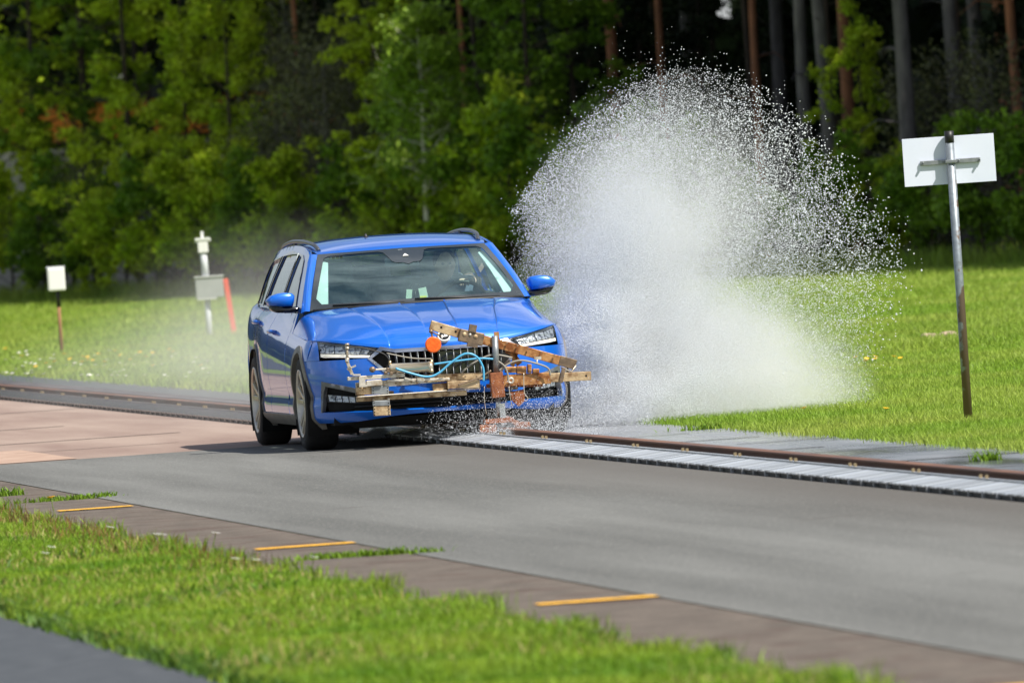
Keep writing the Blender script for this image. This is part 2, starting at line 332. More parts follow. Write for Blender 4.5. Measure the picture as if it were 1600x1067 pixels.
# ================================================================ CAR
car = empty('estate_car', O, AT, label='blue estate car with measuring rig on its front, driving through spray', cat='car')
def curve(xs, ys, s=.012):
    gx = np.linspace(xs[0] - .05, xs[-1] + .05, 600); gy = np.interp(gx, xs, ys)
    n = max(1, int(s / (gx[1] - gx[0]))); k = np.ones(2 * n + 1) / (2 * n + 1); gy2 = np.convolve(np.pad(gy, n, 'edge'), k, 'valid')
    return lambda x: float(np.interp(x, gx, gy2))
def zcr(yc): return .751 + .062 * max(0, yc + .15)
def zbelt(yc): return max(.93 + .017 * (yc - .7), zcr(yc) + .03)
_low = curve([.10, .16, .19, .22, .30, .335, .36, .42, .50, .62], [.78, .83, .865, .892, .902, .897, .888, .900, .908, .910], .012)
_dz = curve([-.40, -.2, -.12, -.06, -.02, 0], [.910, .908, .900, .884, .866, .852], .006)
def Wd(z, yc):
    zc = zcr(yc)
    if z > zc: return .852 - min(1.6, (z - zc) / max(.03, zbelt(yc) - zc)) * .052
    t = min(1, max(0, (z - .42) / .15)); t = t * t * (3 - 2 * t)
    return _low(z) * (1 - t) + _dz(z - zc) * t
_y0 = curve([.10, .16, .20, .26, .35, .45, .55, .62, .66, .70, .75, .80], [-.70, -.79, -.845, -.875, -.885, -.885, -.875, -.862, -.85, -.825, -.775, -.70], .012)
Y1 = -.15
def FF(x, z):
    W = Wd(z, Y1); q_ = min(.9999, (abs(x) / W) ** 3); return Y1 - (Y1 - _y0(z)) * math.sqrt(1 - q_)
def SS(yc, z):
    if yc < Y1:
        W = Wd(z, Y1); t = min(.9999, (Y1 - yc) / (Y1 - _y0(z))); return W * (1 - t * t) ** (1 / 3)
    W = Wd(z, yc)
    if yc > 2.0: t = min(1, (yc - 2.0) / 1.1); W *= 1 - .055 * t * t * (3 - 2 * t)
    if yc > 3.1: W *= 1 - .20 * ((yc - 3.1) / .73) ** 3
    return W
SC = .80
def FS(s, z, off=0.0):
    a = abs(s); sg = -1 if s < 0 else 1
    if a <= SC: x, y = a, FF(a, z)
    else: y = FF(SC, z) + (a - SC); x = SS(y, z)
    if off:   # inward
        if a <= SC: y += off
        else: x -= off * .8; y += off * .6
    return Vector((sg * x, y, z))
def GG(yc, z):
    zb = .93 + .017 * (yc - .7); t = (z - zb) / (1.37 - zb); x = .797 - .145 * t - .040 * t * t
    if yc > 2.9: x *= 1 - .12 * ((yc - 2.9) / .8) ** 2
    return x
def in_poly(P, x, y):
    P = np.asarray(P); x = np.asarray(x, float); y = np.asarray(y, float); c = np.zeros(x.shape, bool); j = len(P) - 1
    for i in range(len(P)):
        cond = ((P[i, 1] > y) != (P[j, 1] > y)); xi = (P[j, 0] - P[i, 0]) * (y - P[i, 1]) / (P[j, 1] - P[i, 1] + 1e-12) + P[i, 0]
        c ^= cond & (x < xi); j = i
    return c
def dens(P, sp):
    out = []
    for i in range(len(P)):
        a, b_ = np.array(P[i], float), np.array(P[(i + 1) % len(P)], float); n = max(1, int(np.ceil(np.linalg.norm(b_ - a) / sp)))
        out += [tuple(a + (b_ - a) * k / n) for k in range(n)]
    return out
def panel(name, outline, fn, mat, parent, out, holes=(), sp=.03, thick=.012, mirror=False):
    loops = [dens(outline, sp)] + [dens(h, sp) for h in holes]
    pts = []; edges = []
    for lp in loops:
        s0 = len(pts); pts += lp; edges += [(s0 + i, s0 + (i + 1) % len(lp)) for i in range(len(lp))]
    A = np.array(pts); lo, hi = A.min(0), A.max(0)
    gx, gy = np.meshgrid(np.arange(lo[0] + sp / 2, hi[0], sp), np.arange(lo[1] + sp / 2, hi[1], sp)); gx, gy = gx.ravel(), gy.ravel()
    ok = in_poly(loops[0], gx, gy)
    for h in loops[1:]: ok &= ~in_poly(h, gx, gy)
    gx, gy = gx[ok], gy[ok]
    if len(gx):
        d = np.min((gx[:, None] - A[None, :, 0]) ** 2 + (gy[:, None] - A[None, :, 1]) ** 2, axis=1); k = d > (sp * .45) ** 2; pts = pts + list(zip(gx[k], gy[k]))
    vs, es, fs, *_ = delaunay_2d_cdt([Vector(p) for p in pts], edges, [], 0, 1e-7)
    V2 = np.array([(v.x, v.y) for v in vs]); T = np.array([f[:] for f in fs if len(f) == 3])
    cen = V2[T].mean(1); ok = in_poly(loops[0], cen[:, 0], cen[:, 1])
    for h in loops[1:]: ok &= ~in_poly(h, cen[:, 0], cen[:, 1])
    T = T[ok]; P3 = [Vector(fn(*p)) for p in V2]
    res = []
    for sg in ((1, -1) if mirror else (1,)):
        bm = bmesh.new(); bv = [bm.verts.new((p.x * sg, p.y, p.z)) for p in P3]; o_ = Vector((out[0] * sg, out[1], out[2]))
        for t in T:
            f = bm.faces.new([bv[i] for i in t]); f.normal_update(); f.smooth = True
            if f.normal.dot(o_) < 0: f.normal_flip()
        for v in [v for v in bm.verts if not v.link_faces]: bm.verts.remove(v)
        bm.normal_update()
        if thick:
            bes = [e for e in bm.edges if len(e.link_faces) == 1]; A_, B_ = {}, {}
            for e in bes:
                for v in e.verts:
                    if v not in A_: A_[v] = v.co.copy(), v.normal.copy()
            na = {v: bm.verts.new(c) for v, (c, n) in A_.items()}; nb = {v: bm.verts.new(c - n * thick) for v, (c, n) in A_.items()}
            for e in bes:
                f0 = e.link_faces[0]; l = [l for l in f0.loops if l.edge == e][0]; a, b_ = l.vert, l.link_loop_next.vert
                bm.faces.new((na[b_], na[a], nb[a], nb[b_]))
        me = bpy.data.meshes.new(name); bm.to_mesh(me); bm.free(); res.append(link(name, me, mat, parent))
    return res
def loft(name, rows, mat, parent, out=(0, 0, 1), n=8, m_=8, mirror=False, both=False, thick=0):
    """rows of control points, smoothed both ways"""
    R1 = [spline(r, n) for r in rows]; cols = list(zip(*R1)); G_ = [spline(c, m_) for c in cols]
    bm = bmesh.new(); res = []
    for sg in ((1, -1) if mirror else (1,)):
        bm = bmesh.new(); vv = [[bm.verts.new((p.x * sg, p.y, p.z)) for p in c] for c in G_]
        o_ = Vector((out[0] * sg, out[1], out[2])); tot = 0
        for A, B in zip(vv, vv[1:]):
            for k in range(len(A) - 1):
                try: f = bm.faces.new((A[k], A[k + 1], B[k + 1], B[k]))
                except ValueError: continue
                f.smooth = True; f.normal_update(); tot += f.normal.dot(o_)
        if tot < 0:
            for f in bm.faces: f.normal_flip()
        if thick:
            bm.normal_update(); bes = [e for e in bm.edges if len(e.link_faces) == 1]; na = {}; nb = {}
            for e in bes:
                for v in e.verts:
                    if v not in na: na[v] = v.co.copy(), v.normal.copy()
            na2 = {v: bm.verts.new(c) for v, (c, q_) in na.items()}; nb = {v: bm.verts.new(c - q_ * thick) for v, (c, q_) in na.items()}
            for e in bes: a, b_ = e.verts; bm.faces.new((na2[a], na2[b_], nb[b_], nb[a]))
        me = bpy.data.meshes.new(name); bm.to_mesh(me); bm.free(); res.append(link(name, me, mat, parent))
    return res
def pxz(px, py):                                      # photo pixel on the fascia -> (x, z)
    y = -.8
    for _ in range(12): x, z = CP(px, py, y); y = FF(min(abs(x), .86), z)
    return abs(x), z
P_ = mt['paint']
def arc(cy, cz, r, a0, a1, n): return [(cy + r * math.cos(R(a0 + (a1 - a0) * k / n)), cz + r * math.sin(R(a0 + (a1 - a0) * k / n))) for k in range(n + 1)]
ARC, AZ = .368, .315
# ---- bonnet (rows across x)
hood_cols = [
 [(0, -.850, .660), (0, -.835, .700), (0, -.775, .757), (0, -.60, .822), (0, -.25, .885), (0, .0, .922), (0, .20, .950)],
 [(.10, -.849, .660), (.10, -.834, .70), (.10, -.774, .756), (.10, -.60, .822), (.11, -.25, .884), (.13, .0, .922), (.14, .20, .950)],
 [(.125, -.848, .660), (.125, -.833, .701), (.125, -.772, .759), (.13, -.595, .830), (.14, -.25, .894), (.155, .0, .931), (.165, .205, .955)],
 [(.30, -.829, .662), (.30, -.815, .70), (.30, -.757, .756), (.31, -.585, .822), (.34, -.24, .887), (.37, .01, .924), (.39, .225, .950)],
 [(.365, -.818, .665), (.365, -.804, .700), (.37, -.746, .750), (.39, -.575, .812), (.425, -.24, .876), (.465, .01, .915), (.49, .24, .944)],
 [(.395, -.811, .669), (.395, -.796, .702), (.40, -.738, .752), (.42, -.57, .818), (.455, -.235, .886), (.495, .02, .925), (.52, .26, .949)],
 [(.60, -.712, .707), (.60, -.70, .725), (.60, -.66, .748), (.605, -.50, .795), (.62, -.2, .862), (.635, .06, .906), (.65, .34, .940)],
 [(.72, -.583, .729), (.72, -.573, .742), (.72, -.54, .756), (.72, -.40, .787), (.72, -.12, .840), (.725, .14, .886), (.73, .42, .930)],
 [(.80, -.432, .742), (.80, -.424, .750), (.80, -.39, .757), (.80, -.27, .775), (.80, -.02, .806), (.80, .25, .845), (.80, .50, .895)],
 [(.838, -.335, .748), (.839, -.33, .7485), (.841, -.30, .749), (.846, -.2, .751), (.850, .02, .760), (.852, .33, .779), (.852, .62, .797)],
]
full = [[(-x, y, z) for x, y, z in c] for c in hood_cols[:0:-1]] + hood_cols
loft('bonnet', full, P_, car, n=7, m_=6, thick=.012)
# ---- emblem on the nose of the bonnet
ex, ez = 0.0, .724
EY = lambda z, o=0: -.836 + (z - ez) * .75 - o
ax_ = (0, -1, .75)
em = MB().lathe([(-.004, .0), (.004, .0), (.004, .041), (-.02, .043)], (ex, -.834, ez), ax_, 32, False).build('emblem', mt['glossblack'], car)
MB().lathe([(.000, .034), (.007, .035), (.009, .039), (.006, .044), (-.015, .044)], (ex, -.834, ez), ax_, 36).build('ring', mt['white'], em)
eo = MB()
def wing(P2): eo.prism([(x, EY(ez + z * .8, .008), ez + z * .8) for x, z in P2], (0, -.002, .0015))
wing([(-.027, -.003), (-.010, .013), (-.006, .003), (.004, .003), (.004, -.006), (-.008, -.006), (-.012, -.016)])
for z0, l_ in ((.016, .024), (.008, .026), (0, .024)): wing([(.000, z0 - .002), (.006 + l_ * .8, z0 + .004), (.004 + l_ * .8, z0 - .003), (.002, z0 - .007)])
eo.build('winged_arrow', mt['white'], em)
# ---- front bumper
arcF = lambda z: -math.sqrt(max(0, ARC ** 2 - (z - AZ) ** 2))
def s_of(y, z): return SC + (y - FF(SC, z))
gl_w = pxz(574, 560); gl_b = (.335, .418)
topz = min(z for x, z in (pxz(578, 558.8), pxz(496.5, 558.8))) - .004
side_edge = [(s_of(arcF(z), z), z) for z in np.linspace(topz, .20, 12)]
bb = [pxz(*p) for p in ((512, 661), (545, 660), (575, 651), (600, 645))]
half = [(0, .418), gl_b, gl_w, (gl_w[0] + .01, topz)] + side_edge + [(s_of(-.38, .190), .190), (.86, .188), (.80, .187), (.70, .187), (.60, .190), (.50, .200), (.40, .212), (.25, .220), (0, .224)]
bump = half + [(-x, z) for x, z in half[-2:0:-1]]
ih = [pxz(503, 597), pxz(553, 606), pxz(583, 627), (0, .345)]
il = [(0, .243), pxz(580, 643), pxz(497, 645)]
intake_half = ih + il
intake = [(-x, z) for x, z in ih[:-1]] + [ih[3]] + [p for p in ih[2::-1]] + [p for p in il[::-1]] + [(-x, z) for x, z in il[1:]]
panel('bumper', bump, FS, P_, car, (0, -1, 0), holes=[intake], sp=.022, thick=.02)
panel('lower_intake', [(x * 1.02, z + (.01 if z > .3 else -.01)) for x, z in intake], lambda s, z: FS(s, z, .07), mt['dark'], car, (0, -1, 0), sp=.05, thick=0)
# intake lattice bars
b = MB()
for z in (.265, .29, .315): b.tube([FS(x, z, .045) for x in np.linspace(-.62, .62, 25)], .004, 6)
b.build('intake_bar', mt['black'], car)
# silver frames round the recess ends
tl, tr_ = pxz(503, 597), pxz(553, 606)
fr = [pxz(500, 596), pxz(553, 606), pxz(566, 614), pxz(556, 614), pxz(508, 604), pxz(500, 645), pxz(496, 645)]
panel('recess_trim', [(-x, z) for x, z in fr], lambda s, z: FS(s, z, -.004), mt['silvertrim'], car, (0, -1, 0), sp=.02, thick=.03, mirror=True)
# fog lamps
fl = [pxz(*p) for p in ((513, 617), (556, 621), (557, 629), (515, 627))]
for sgn in (-1, 1):
    root = panel('fog_lamp', [(sgn * (x + .012 * (i in (0, 3)) - .012 * (i in (1, 2))), z + (.006 if i < 2 else -.006)) for i, (x, z) in enumerate(fl)], lambda s, z: FS(s, z, .045), mt['black'], car, (0, -1, 0), sp=.02, thick=.02)[0]
    for k in range(4):
        a0, a1 = k / 4 + .02, (k + 1) / 4 - .02; le = lambda t, i, j: (fl[i][0] + (fl[j][0] - fl[i][0]) * t, fl[i][1] + (fl[j][1] - fl[i][1]) * t)
        q_ = [le(a0, 0, 1), le(a1, 0, 1), le(a1, 3, 2), le(a0, 3, 2)]
        panel('lens', [(sgn * x, z) for x, z in q_], lambda s, z: FS(s, z, .036), mt['lampin'], root, (0, -1, 0), sp=.02, thick=.012)
# ---- underside tray, black
tray = [(x, z) for x, z in ((-.78, .20), (.78, .20), (.72, .13), (-.72, .13))]
panel('under_tray', [(-.70, .205), (.70, .205), (.60, .140), (-.60, .140)], lambda s, z: FS(s, z, .05 + (.25 - z) * .6), mt['dark'], car, (0, -1, 0), sp=.05, thick=0)
b = MB(); b.box((0, 1.35, .20), (1.50, 3.9, .06)); b.build('floor_pan', mt['dark'], car)
# ---- grille
gtop = pxz(594, 541.5); gh = [(0, .658), (.34, .662), (gtop[0], gtop[1]), gl_w, gl_b, (0, .418)]
def inset(P, d):
    P = [Vector(p) for p in P]; c = Vector((0, .54)); return [(p.x - math.copysign(min(abs(p.x), d), p.x), p.y + (d if p.y < .5 else -d)) for p in P]
gfull = gh + [(-x, z) for x, z in gh[-2:0:-1]]
gi = [(0, .634), (.335, .637), (gtop[0] - .012, gtop[1] - .026), (gl_w[0] - .026, gl_w[1] - .002), (gl_b[0] - .02, .436), (0, .436)]
gin = gi + [(-x, z) for x, z in gi[-2:0:-1]]
panel('grille_frame', gfull, lambda s, z: FS(s, z, -.006), mt['chrome'], car, (0, -1, 0), holes=[gin], sp=.02, thick=.03)
gr_ = panel('grille', gfull, lambda s, z: FS(s, z, .05), mt['dark'], car, (0, -1, 0), sp=.04, thick=0)[0]
for k in range(-8, 9):
    if k == 0: pass
    x = k * .0485; zt = .632; zb_ = .442
    if abs(x) > .33: zb_ = .442 + (abs(x) - .33) * 1.4
    q0, q1 = FS(x * 1.0 - .004 * np.sign(k), zt), FS(x * .965, zb_); b = MB()
    n_ = 5; P0 = [FS(x + (x * .965 - x) * t, zt + (zb_ - zt) * t, .012) for t in np.linspace(0, 1, n_)]
    for a_, c_ in zip(P0, P0[1:]):
        b.bar(a_, c_, .030, .010, up=(1, 0, 0))
    b.build('grille_bar', mt['glossblack'], gr_)
    b = MB(); P1 = [p + Vector((.006, -.018, 0)) for p in P0]
    b.tube(P1[:3], .0026, 6); b.tube([p + Vector((-.010, 0, -.02)) for p in P1[2:]], .0022, 6); b.build('bar_edge', mt['galv'], gr_)
b = MB(); b.bar((-.05, -.862, .55), (.22, -.855, .55), .02, .15); b.build('radar_cover', mt['glossblack'], gr_)
# ---- headlights
hl = [pxz(493.3, 533.5), pxz(542, 538.3), pxz(591, 543.5), pxz(578, 558.8), pxz(496.5, 558.8)]
def sub(u0, u1, w0, w1):     # region of the lamp: u outer->inner, w top->bottom
    T_ = [hl[0], hl[1], hl[2]]; Bt = [hl[4], hl[3]]
    def top(u): return np.array(hl[0]) * (1 - 2 * u) + np.array(hl[1]) * 2 * u if u < .5 else np.array(hl[1]) * (2 - 2 * u) + np.array(hl[2]) * (2 * u - 1)
    def bot(u): return np.array(hl[4]) * (1 - u) + np.array(hl[3]) * u
    f_ = lambda u, w_: tuple(top(u) * (1 - w_) + bot(u) * w_); return [f_(u0, w0), f_((u0 + u1) / 2, w0), f_(u1, w0), f_(u1, w1), f_(u0, w1)]
for sgn in (-1, 1):
    X = lambda P: [(sgn * x, z) for x, z in P]
    root = panel('headlight', X(hl), lambda s, z: FS(s, z, .06), mt['silvertrim'], car, (0, -1, 0), sp=.03, thick=0)[0]
    panel('light_bar', X(sub(.02, .97, .78, .97)), lambda s, z: FS(s, z, .006), mt['drl'], root, (0, -1, 0), sp=.02, thick=.02)
    for u0, u1 in ((.05, .14), (.15, .29), (.31, .50), (.53, .66), (.67, .76), (.77, .90)):
        panel('reflector', X(sub(u0, u1, .16, .72)), lambda s, z, c=(u0 + u1) / 2: FS(s, z, .030 + .10 * abs(((z * 31) % 1) - .5) * .2), mt['lampin'], root, (0, -1, 0), sp=.008, thick=.02)
    panel('upper_trim', X(sub(.02, .98, .02, .10)), lambda s, z: FS(s, z, .012), mt['silvertrim'], root, (0, -1, 0), sp=.02, thick=.02)
    panel('lens', X(hl), lambda s, z: FS(s, z, .002), mt['lens'], root, (0, -1, 0), sp=.03, thick=0)
# ---- sides
SF = lambda y, z: Vector((-SS(y, z), y, z))
def crease_line(y0, y1, n=12, dz=0): return [(y, zcr(y) + dz) for y in np.linspace(y0, y1, n)]
yh = FF(.806, .70)
archf = arc(0, AZ, ARC, 62, -18, 20)
fender = [(-.345, topz + .002), (-.345, .744)] + crease_line(-.33, .60, 12, -.002) + [(.66, .93), (.72, .93), (.70, .70), (.70, .30), (.69, .235)] + [(ARC * .99, .235)] + [p for p in arc(0, AZ, ARC, -12, 118, 26)]
# front piece between headlight and arch
fender = [(y, z) for y, z in fender if not (z < topz + .002 and y < -.10)]
fender += [(-math.sqrt(ARC ** 2 - (topz + .002 - AZ) ** 2), topz + .002)]
panel('front_fender', fender, SF, P_, car, (-1, 0, 0), sp=.03, thick=.012, mirror=True)
def corner(name, zlo, zhi, xi, y_end, mat):
    pass
# wing piece beside the lamp (front-view coordinates)
wp = [(hl[0][0] + .006, .746), (s_of(-.347, .746), .746), (s_of(-.347, topz + .002), topz + .002), (hl[4][0] + .006, topz + .002)]
panel('wing_corner', [(-a, z) for a, z in wp], FS, P_, car, (-1, -1, 0), sp=.015, thick=0, mirror=True)
door1 = [(.73, .245), (.73, .93), (1.735, .945), (1.735, .245)]
door1 = [(.71, .25), (.712, .70), (.735, .928)] + [(y, zbelt(y)) for y in np.linspace(.9, 1.735, 4)] + [(1.735, .25)]
RW = 2.686
door2 = [(1.745, .25)] + [(y, zbelt(y)) for y in (1.745, 2.1, 2.45, 2.68)] + [(2.70, .80), (2.66, .69)] + arc(RW, AZ, ARC, 100, 186, 16) + [(2.30, .25)]
quarter = [(2.715, .80), (2.69, zbelt(2.69))] + [(y, zbelt(y)) for y in (2.9, 3.2, 3.5, 3.74)] + [(3.80, .70), (3.80, .30), (3.72, .22), (RW + ARC, .22)] + arc(RW, AZ, ARC, -12, 98, 22) + [(2.675, .70)]
doors = []
for nm, pl in (('door', door1), ('door', door2), ('rear_quarter', quarter)):
    doors += panel(nm, pl, SF, P_, car, (-1, 0, 0), sp=.035, thick=.012, mirror=True)
sill = [(ARC, .245), (.5, .243), (2.3, .243), (RW - ARC, .243), (RW - ARC + .02, .165), (ARC - .02, .165)]
panel('sill', sill, lambda y, z: SF(y, z) + Vector((-.012, 0, 0)), mt['cladding'], car, (-1, 0, 0), sp=.03, thick=.02, mirror=True)
# wheel arch cladding
for cy_, a0, a1 in ((0, -22, 205), (RW, -25, 205)):
    outr = arc(cy_, AZ, ARC + .035, a0, a1, 40); inn = arc(cy_, AZ, ARC - .012, a1, a0, 40)
    panel('arch_cladding', outr + inn, lambda y, z: SF(y, max(z, .16)) * 1.0 + Vector((-.009, 0, 0)) if z > .16 else SF(y, .16) + Vector((-.009, 0, z - .16)), mt['cladding'], car, (-1, 0, 0), sp=.03, thick=.035, mirror=True)
    for sg in (-1, 1):     # dark liner inside the arch
        b = MB(); A = [b.bm.verts.new((sg * .90, y, z)) for y, z in arc(cy_, AZ, ARC, -35, 215, 26)]; B = [b.bm.verts.new((sg * .55, y, z)) for y, z in arc(cy_, AZ, ARC, -35, 215, 26)]
        for k in range(26): b.bm.faces.new((A[k], A[k + 1], B[k + 1], B[k]))
        b.bm.faces.new(B); b.build('arch_liner', mt['dark'], car)
# handles
for k, y in enumerate((1.50, 2.52)):
    z = zcr(y) - .045
    for sg, d_ in ((-1, doors[0] if k == 0 else doors[2]), (1, doors[1] if k == 0 else doors[3])):
        x = SS(y - .1, z); b = MB(); b.tube(spline([(sg * (x - .002), y - .11, z), (sg * (x + .030), y - .08, z + .002), (sg * (x + .036), y, z + .002), (sg * (x + .028), y + .08, z), (sg * (x - .002), y + .10, z)], 4), [.008, .010, .012, .013, .014, .014, .014, .014, .014, .014, .014, .014, .013, .012, .010, .008, .008][:17], 8)
        b.build('handle', P_, d_)
# ---- greenhouse sides
GF = lambda y, z: Vector((-GG(y, z), y, z))
roofside = [(1.12, 1.318), (1.28, 1.345), (1.5, 1.368), (1.8, 1.383), (2.2, 1.388), (2.7, 1.378), (3.1, 1.355), (3.42, 1.315)]
wf = [(.84, .955), (1.17, 1.20), (1.30, 1.268), (1.45, 1.305), (1.715, 1.328), (1.715, .965)]
wr_ = [(1.785, .966), (1.785, 1.330), (2.2, 1.332), (2.58, 1.318), (2.68, .985)]
wq = [(2.76, .99), (2.68, 1.312), (3.0, 1.292), (3.25, 1.25), (3.48, 1.06), (3.46, 1.01)]
gh_out = [(.50, .93), (.76, .932), (1.5, .946), (2.3, .960), (2.68, .968), (3.2, .975), (3.72, .985), (3.66, 1.08), (3.42, 1.315)] + roofside[-2::-1] + [(.80, 1.135)]
side_panels = panel('side_frame', gh_out, GF, P_, car, (-1, 0, .3), holes=[wf, wr_, wq], sp=.04, thick=.02, mirror=True)
panel('side_lining', gh_out, lambda y, z: GF(y, z) + Vector((.022, 0, 0)), mt['liner'], car, (-1, 0, .3), holes=[wf, wr_, wq], sp=.06, thick=0, mirror=True)
def grow(P, d):
    c = np.mean(P, 0); return [tuple(np.array(p) + (np.array(p) - c) / np.linalg.norm(np.array(p) - c) * d) for p in P]
for nm, pl in (('side_window', wf), ('side_window', wr_), ('side_window', wq)):
    w_ = panel(nm, grow(pl, .006), lambda y, z: GF(y, z) + Vector((.008, 0, 0)), mt['sideglass'], car, (-1, 0, .3), sp=.06, thick=0, mirror=True)
    for sg, wo_ in zip((1, -1), w_):
        q_ = panel('window_trim', grow(pl, .022), lambda y, z, s=sg: Vector((s * (GF(y, z).x - .006), y, z)), mt['glossblack'], wo_, (-sg, 0, .3), holes=[grow(pl, -.002)], sp=.05, thick=.01)
# ---- A pillar and roof rail strip: between windscreen edge and side frame
wsedge = [(.742, .44, .940), (.700, .62, 1.045), (.652, .82, 1.16), (.607, 1.02, 1.272), (.580, 1.13, 1.319)]
gedge = [(GG(.50, .935), .50, .932), (GG(.66, 1.04), .645, 1.038), (GG(.80, 1.135), .80, 1.135), (GG(.98, 1.24), .98, 1.24), (GG(1.12, 1.318), 1.12, 1.318)]
rows = [gedge, [((a[0] + b_[0]) / 2 + .004, (a[1] + b_[1]) / 2 - .012, (a[2] + b_[2]) / 2 + .006) for a, b_ in zip(gedge, wsedge)], wsedge]
loft('a_pillar', [[(-x, y, z) for x, y, z in r] for r in rows], P_, car, (-.5, -1, .5), 5, 5, mirror=True)
# ---- roof
def roof_row(y, zc_, xe, ze, dy=0.0):
    return [(s_ * xe, y + dy * abs(s_) ** 2 * 1.0, ze + (zc_ - ze) * (1 - abs(s_) ** 2.3)) for s_ in (-1, -.88, -.6, -.3, 0, .3, .6, .88, 1)]
rrows = [roof_row(1.05, 1.325, .582, 1.319, .075), roof_row(1.14, 1.352, .592, 1.335, .06), roof_row(1.33, 1.384, .606, 1.350, .03), roof_row(1.65, 1.412, GG(1.65, 1.376), 1.376),
         roof_row(2.1, 1.424, GG(2.1, 1.387), 1.387), roof_row(2.7, 1.412, GG(2.7, 1.378), 1.378), roof_row(3.2, 1.380, GG(3.2, 1.345), 1.345), roof_row(3.6, 1.335, .56, 1.30)]
loft('roof', rrows, P_, car, (0, 0, 1), 6, 6)
loft('roof_lining', [[(x * .97, y + .02, z - .03) for x, y, z in r] for r in rrows], mt['liner'], car, (0, 0, -1), 4, 3)
# tailgate
loft('tailgate', [[(s_ * .70, 3.74, .99) for s_ in (-1, -.88, -.6, -.3, 0, .3, .6, .88, 1)], [(s_ * .80, 3.82, .70) for s_ in (-1, -.88, -.6, -.3, 0, .3, .6, .88, 1)], [(s_ * .80, 3.82, .25) for s_ in (-1, -.88, -.6, -.3, 0, .3, .6, .88, 1)]], P_, car, (0, 1, 0), 4, 4)
b = MB(); b.prism([(-.58, 3.62, 1.27), (.58, 3.62, 1.27), (.66, 3.73, 1.02), (-.66, 3.73, 1.02)], (0, .03, 0)); b.build('rear_window', mt['sideglass'], car)
# roof rails
for sg in (-1, 1):
    pts = spline([(sg * .556, 1.24, 1.350), (sg * .562, 1.30, 1.374), (sg * .572, 1.42, 1.396), (sg * .584, 1.8, 1.417), (sg * .590, 2.4, 1.422), (sg * .584, 3.0, 1.398), (sg * .575, 3.25, 1.362), (sg * .57, 3.32, 1.34)], 6)
    b = MB(); b.tube([p - Vector((0, 0, .007)) for p in pts], .0145, 8)
    b.build('roof_rail', M('dark satin roof rail', (.10, .105, .12), .3, .5), car)
    b = MB(); b.bar((sg * .585, 2.3, 1.398), (sg * .585, 2.4, 1.398), .02, .03); b.build('rail_foot', mt['black'], car)
# antenna / sensor on the roof
b = MB(); b.lathe([(0, .035), (.006, .030), (.012, .012), (.022, .010), (.030, .006), (.032, 0)], (-.16, 1.75, 1.408), (0, 0, 1), 14); b.build('roof_sensor', mt['black'], car)
# ---- windscreen
ws_rows = []
for t, in [(x,) for x in (0, .25, .5, .75, 1)]:
    row = []
    for s_ in (-1, -.75, -.5, -.25, 0, .25, .5, .75, 1):
        a = abs(s_); x0, y0, z0 = .742 * s_, .25 + .19 * a ** 2.2, .952 - .012 * a ** 2; x1, y1, z1 = .580 * s_, 1.05 + .08 * a ** 2, 1.325 - .006 * a
        row.append((x0 + (x1 - x0) * t, y0 + (y1 - y0) * t - .02 * math.sin(math.pi * t), z0 + (z1 - z0) * t + .018 * math.sin(math.pi * t)))
    ws_rows.append(row)
def WSF(s_, t, off=0.0):
    a = abs(s_); x0, y0, z0 = .742 * s_, .25 + .19 * a ** 2.2, .952 - .012 * a ** 2; x1, y1, z1 = .580 * s_, 1.05 + .08 * a ** 2, 1.325 - .006 * a
    return Vector((x0 + (x1 - x0) * t, y0 + (y1 - y0) * t - .02 * math.sin(math.pi * t) - off * .42, z0 + (z1 - z0) * t + .018 * math.sin(math.pi * t) + off * .9))
wsn = panel('windscreen', [(-1, 0), (1, 0), (1, 1), (-1, 1)], WSF, mt['ws'], car, (0, -1, 1), sp=.05, thick=0)[0]
inner = [(-.955, .18), (-.90, .085), (-.6, .07), (0, .065), (.6, .07), (.90, .085), (.955, .18), (.925, .90), (.87, .945), (.30, .955), (.24, .93), (.17, .74), (.13, .70), (.06, .70), (.0, .66), (-.06, .70), (-.13, .70), (-.17, .74), (-.24, .93), (-.30, .955), (-.87, .945), (-.925, .90)]
panel('screen_border', [(-1, 0), (1, 0), (1, 1), (-1, 1)], lambda s_, t: WSF(s_, t, .003), mt['frit'], wsn, (0, -1, 1), holes=[inner], sp=.04, thick=0)
# digits on the screen border
def seg_digit(b, d, s0, t0, w_, h_):
    S_ = {'1': 'cf', '0': 'abcdef', '2': 'abged'}[d]; th = .004
    P = {'a': ((0, 1), (1, 1)), 'b': ((1, 1), (1, .5)), 'c': ((1, .5), (1, 0)), 'd': ((0, 0), (1, 0)), 'e': ((0, .5), (0, 0)), 'f': ((0, 1), (0, .5)), 'g': ((0, .5), (1, .5))}
    if d == '1': P = {'c': ((.5, 0), (.5, 1)), 'f': ((.2, .8), (.5, 1))}
    for c in S_:
        (x0, y0), (x1, y1) = P[c]; b.bar(WSF(s0 + x0 * w_, t0 + y0 * h_, .005), WSF(s0 + x1 * w_, t0 + y1 * h_, .005), .004, .005, up=(0, -.42, .9))
b = MB()
for k, d in enumerate('1002'): seg_digit(b, d, -.87 + k * .045, .905, .024, .028)
b.build('number', mt['black'], wsn)
b = MB(); b.prism([WSF(-.035, .815, .006), WSF(.035, .815, .006), WSF(.0, .865, .006)], (0, -.002, .002)); b.build('painted_reflection', mt['silvertrim'] if False else mt['white'], wsn)  # white triangle painted in place of a reflection at the screen top
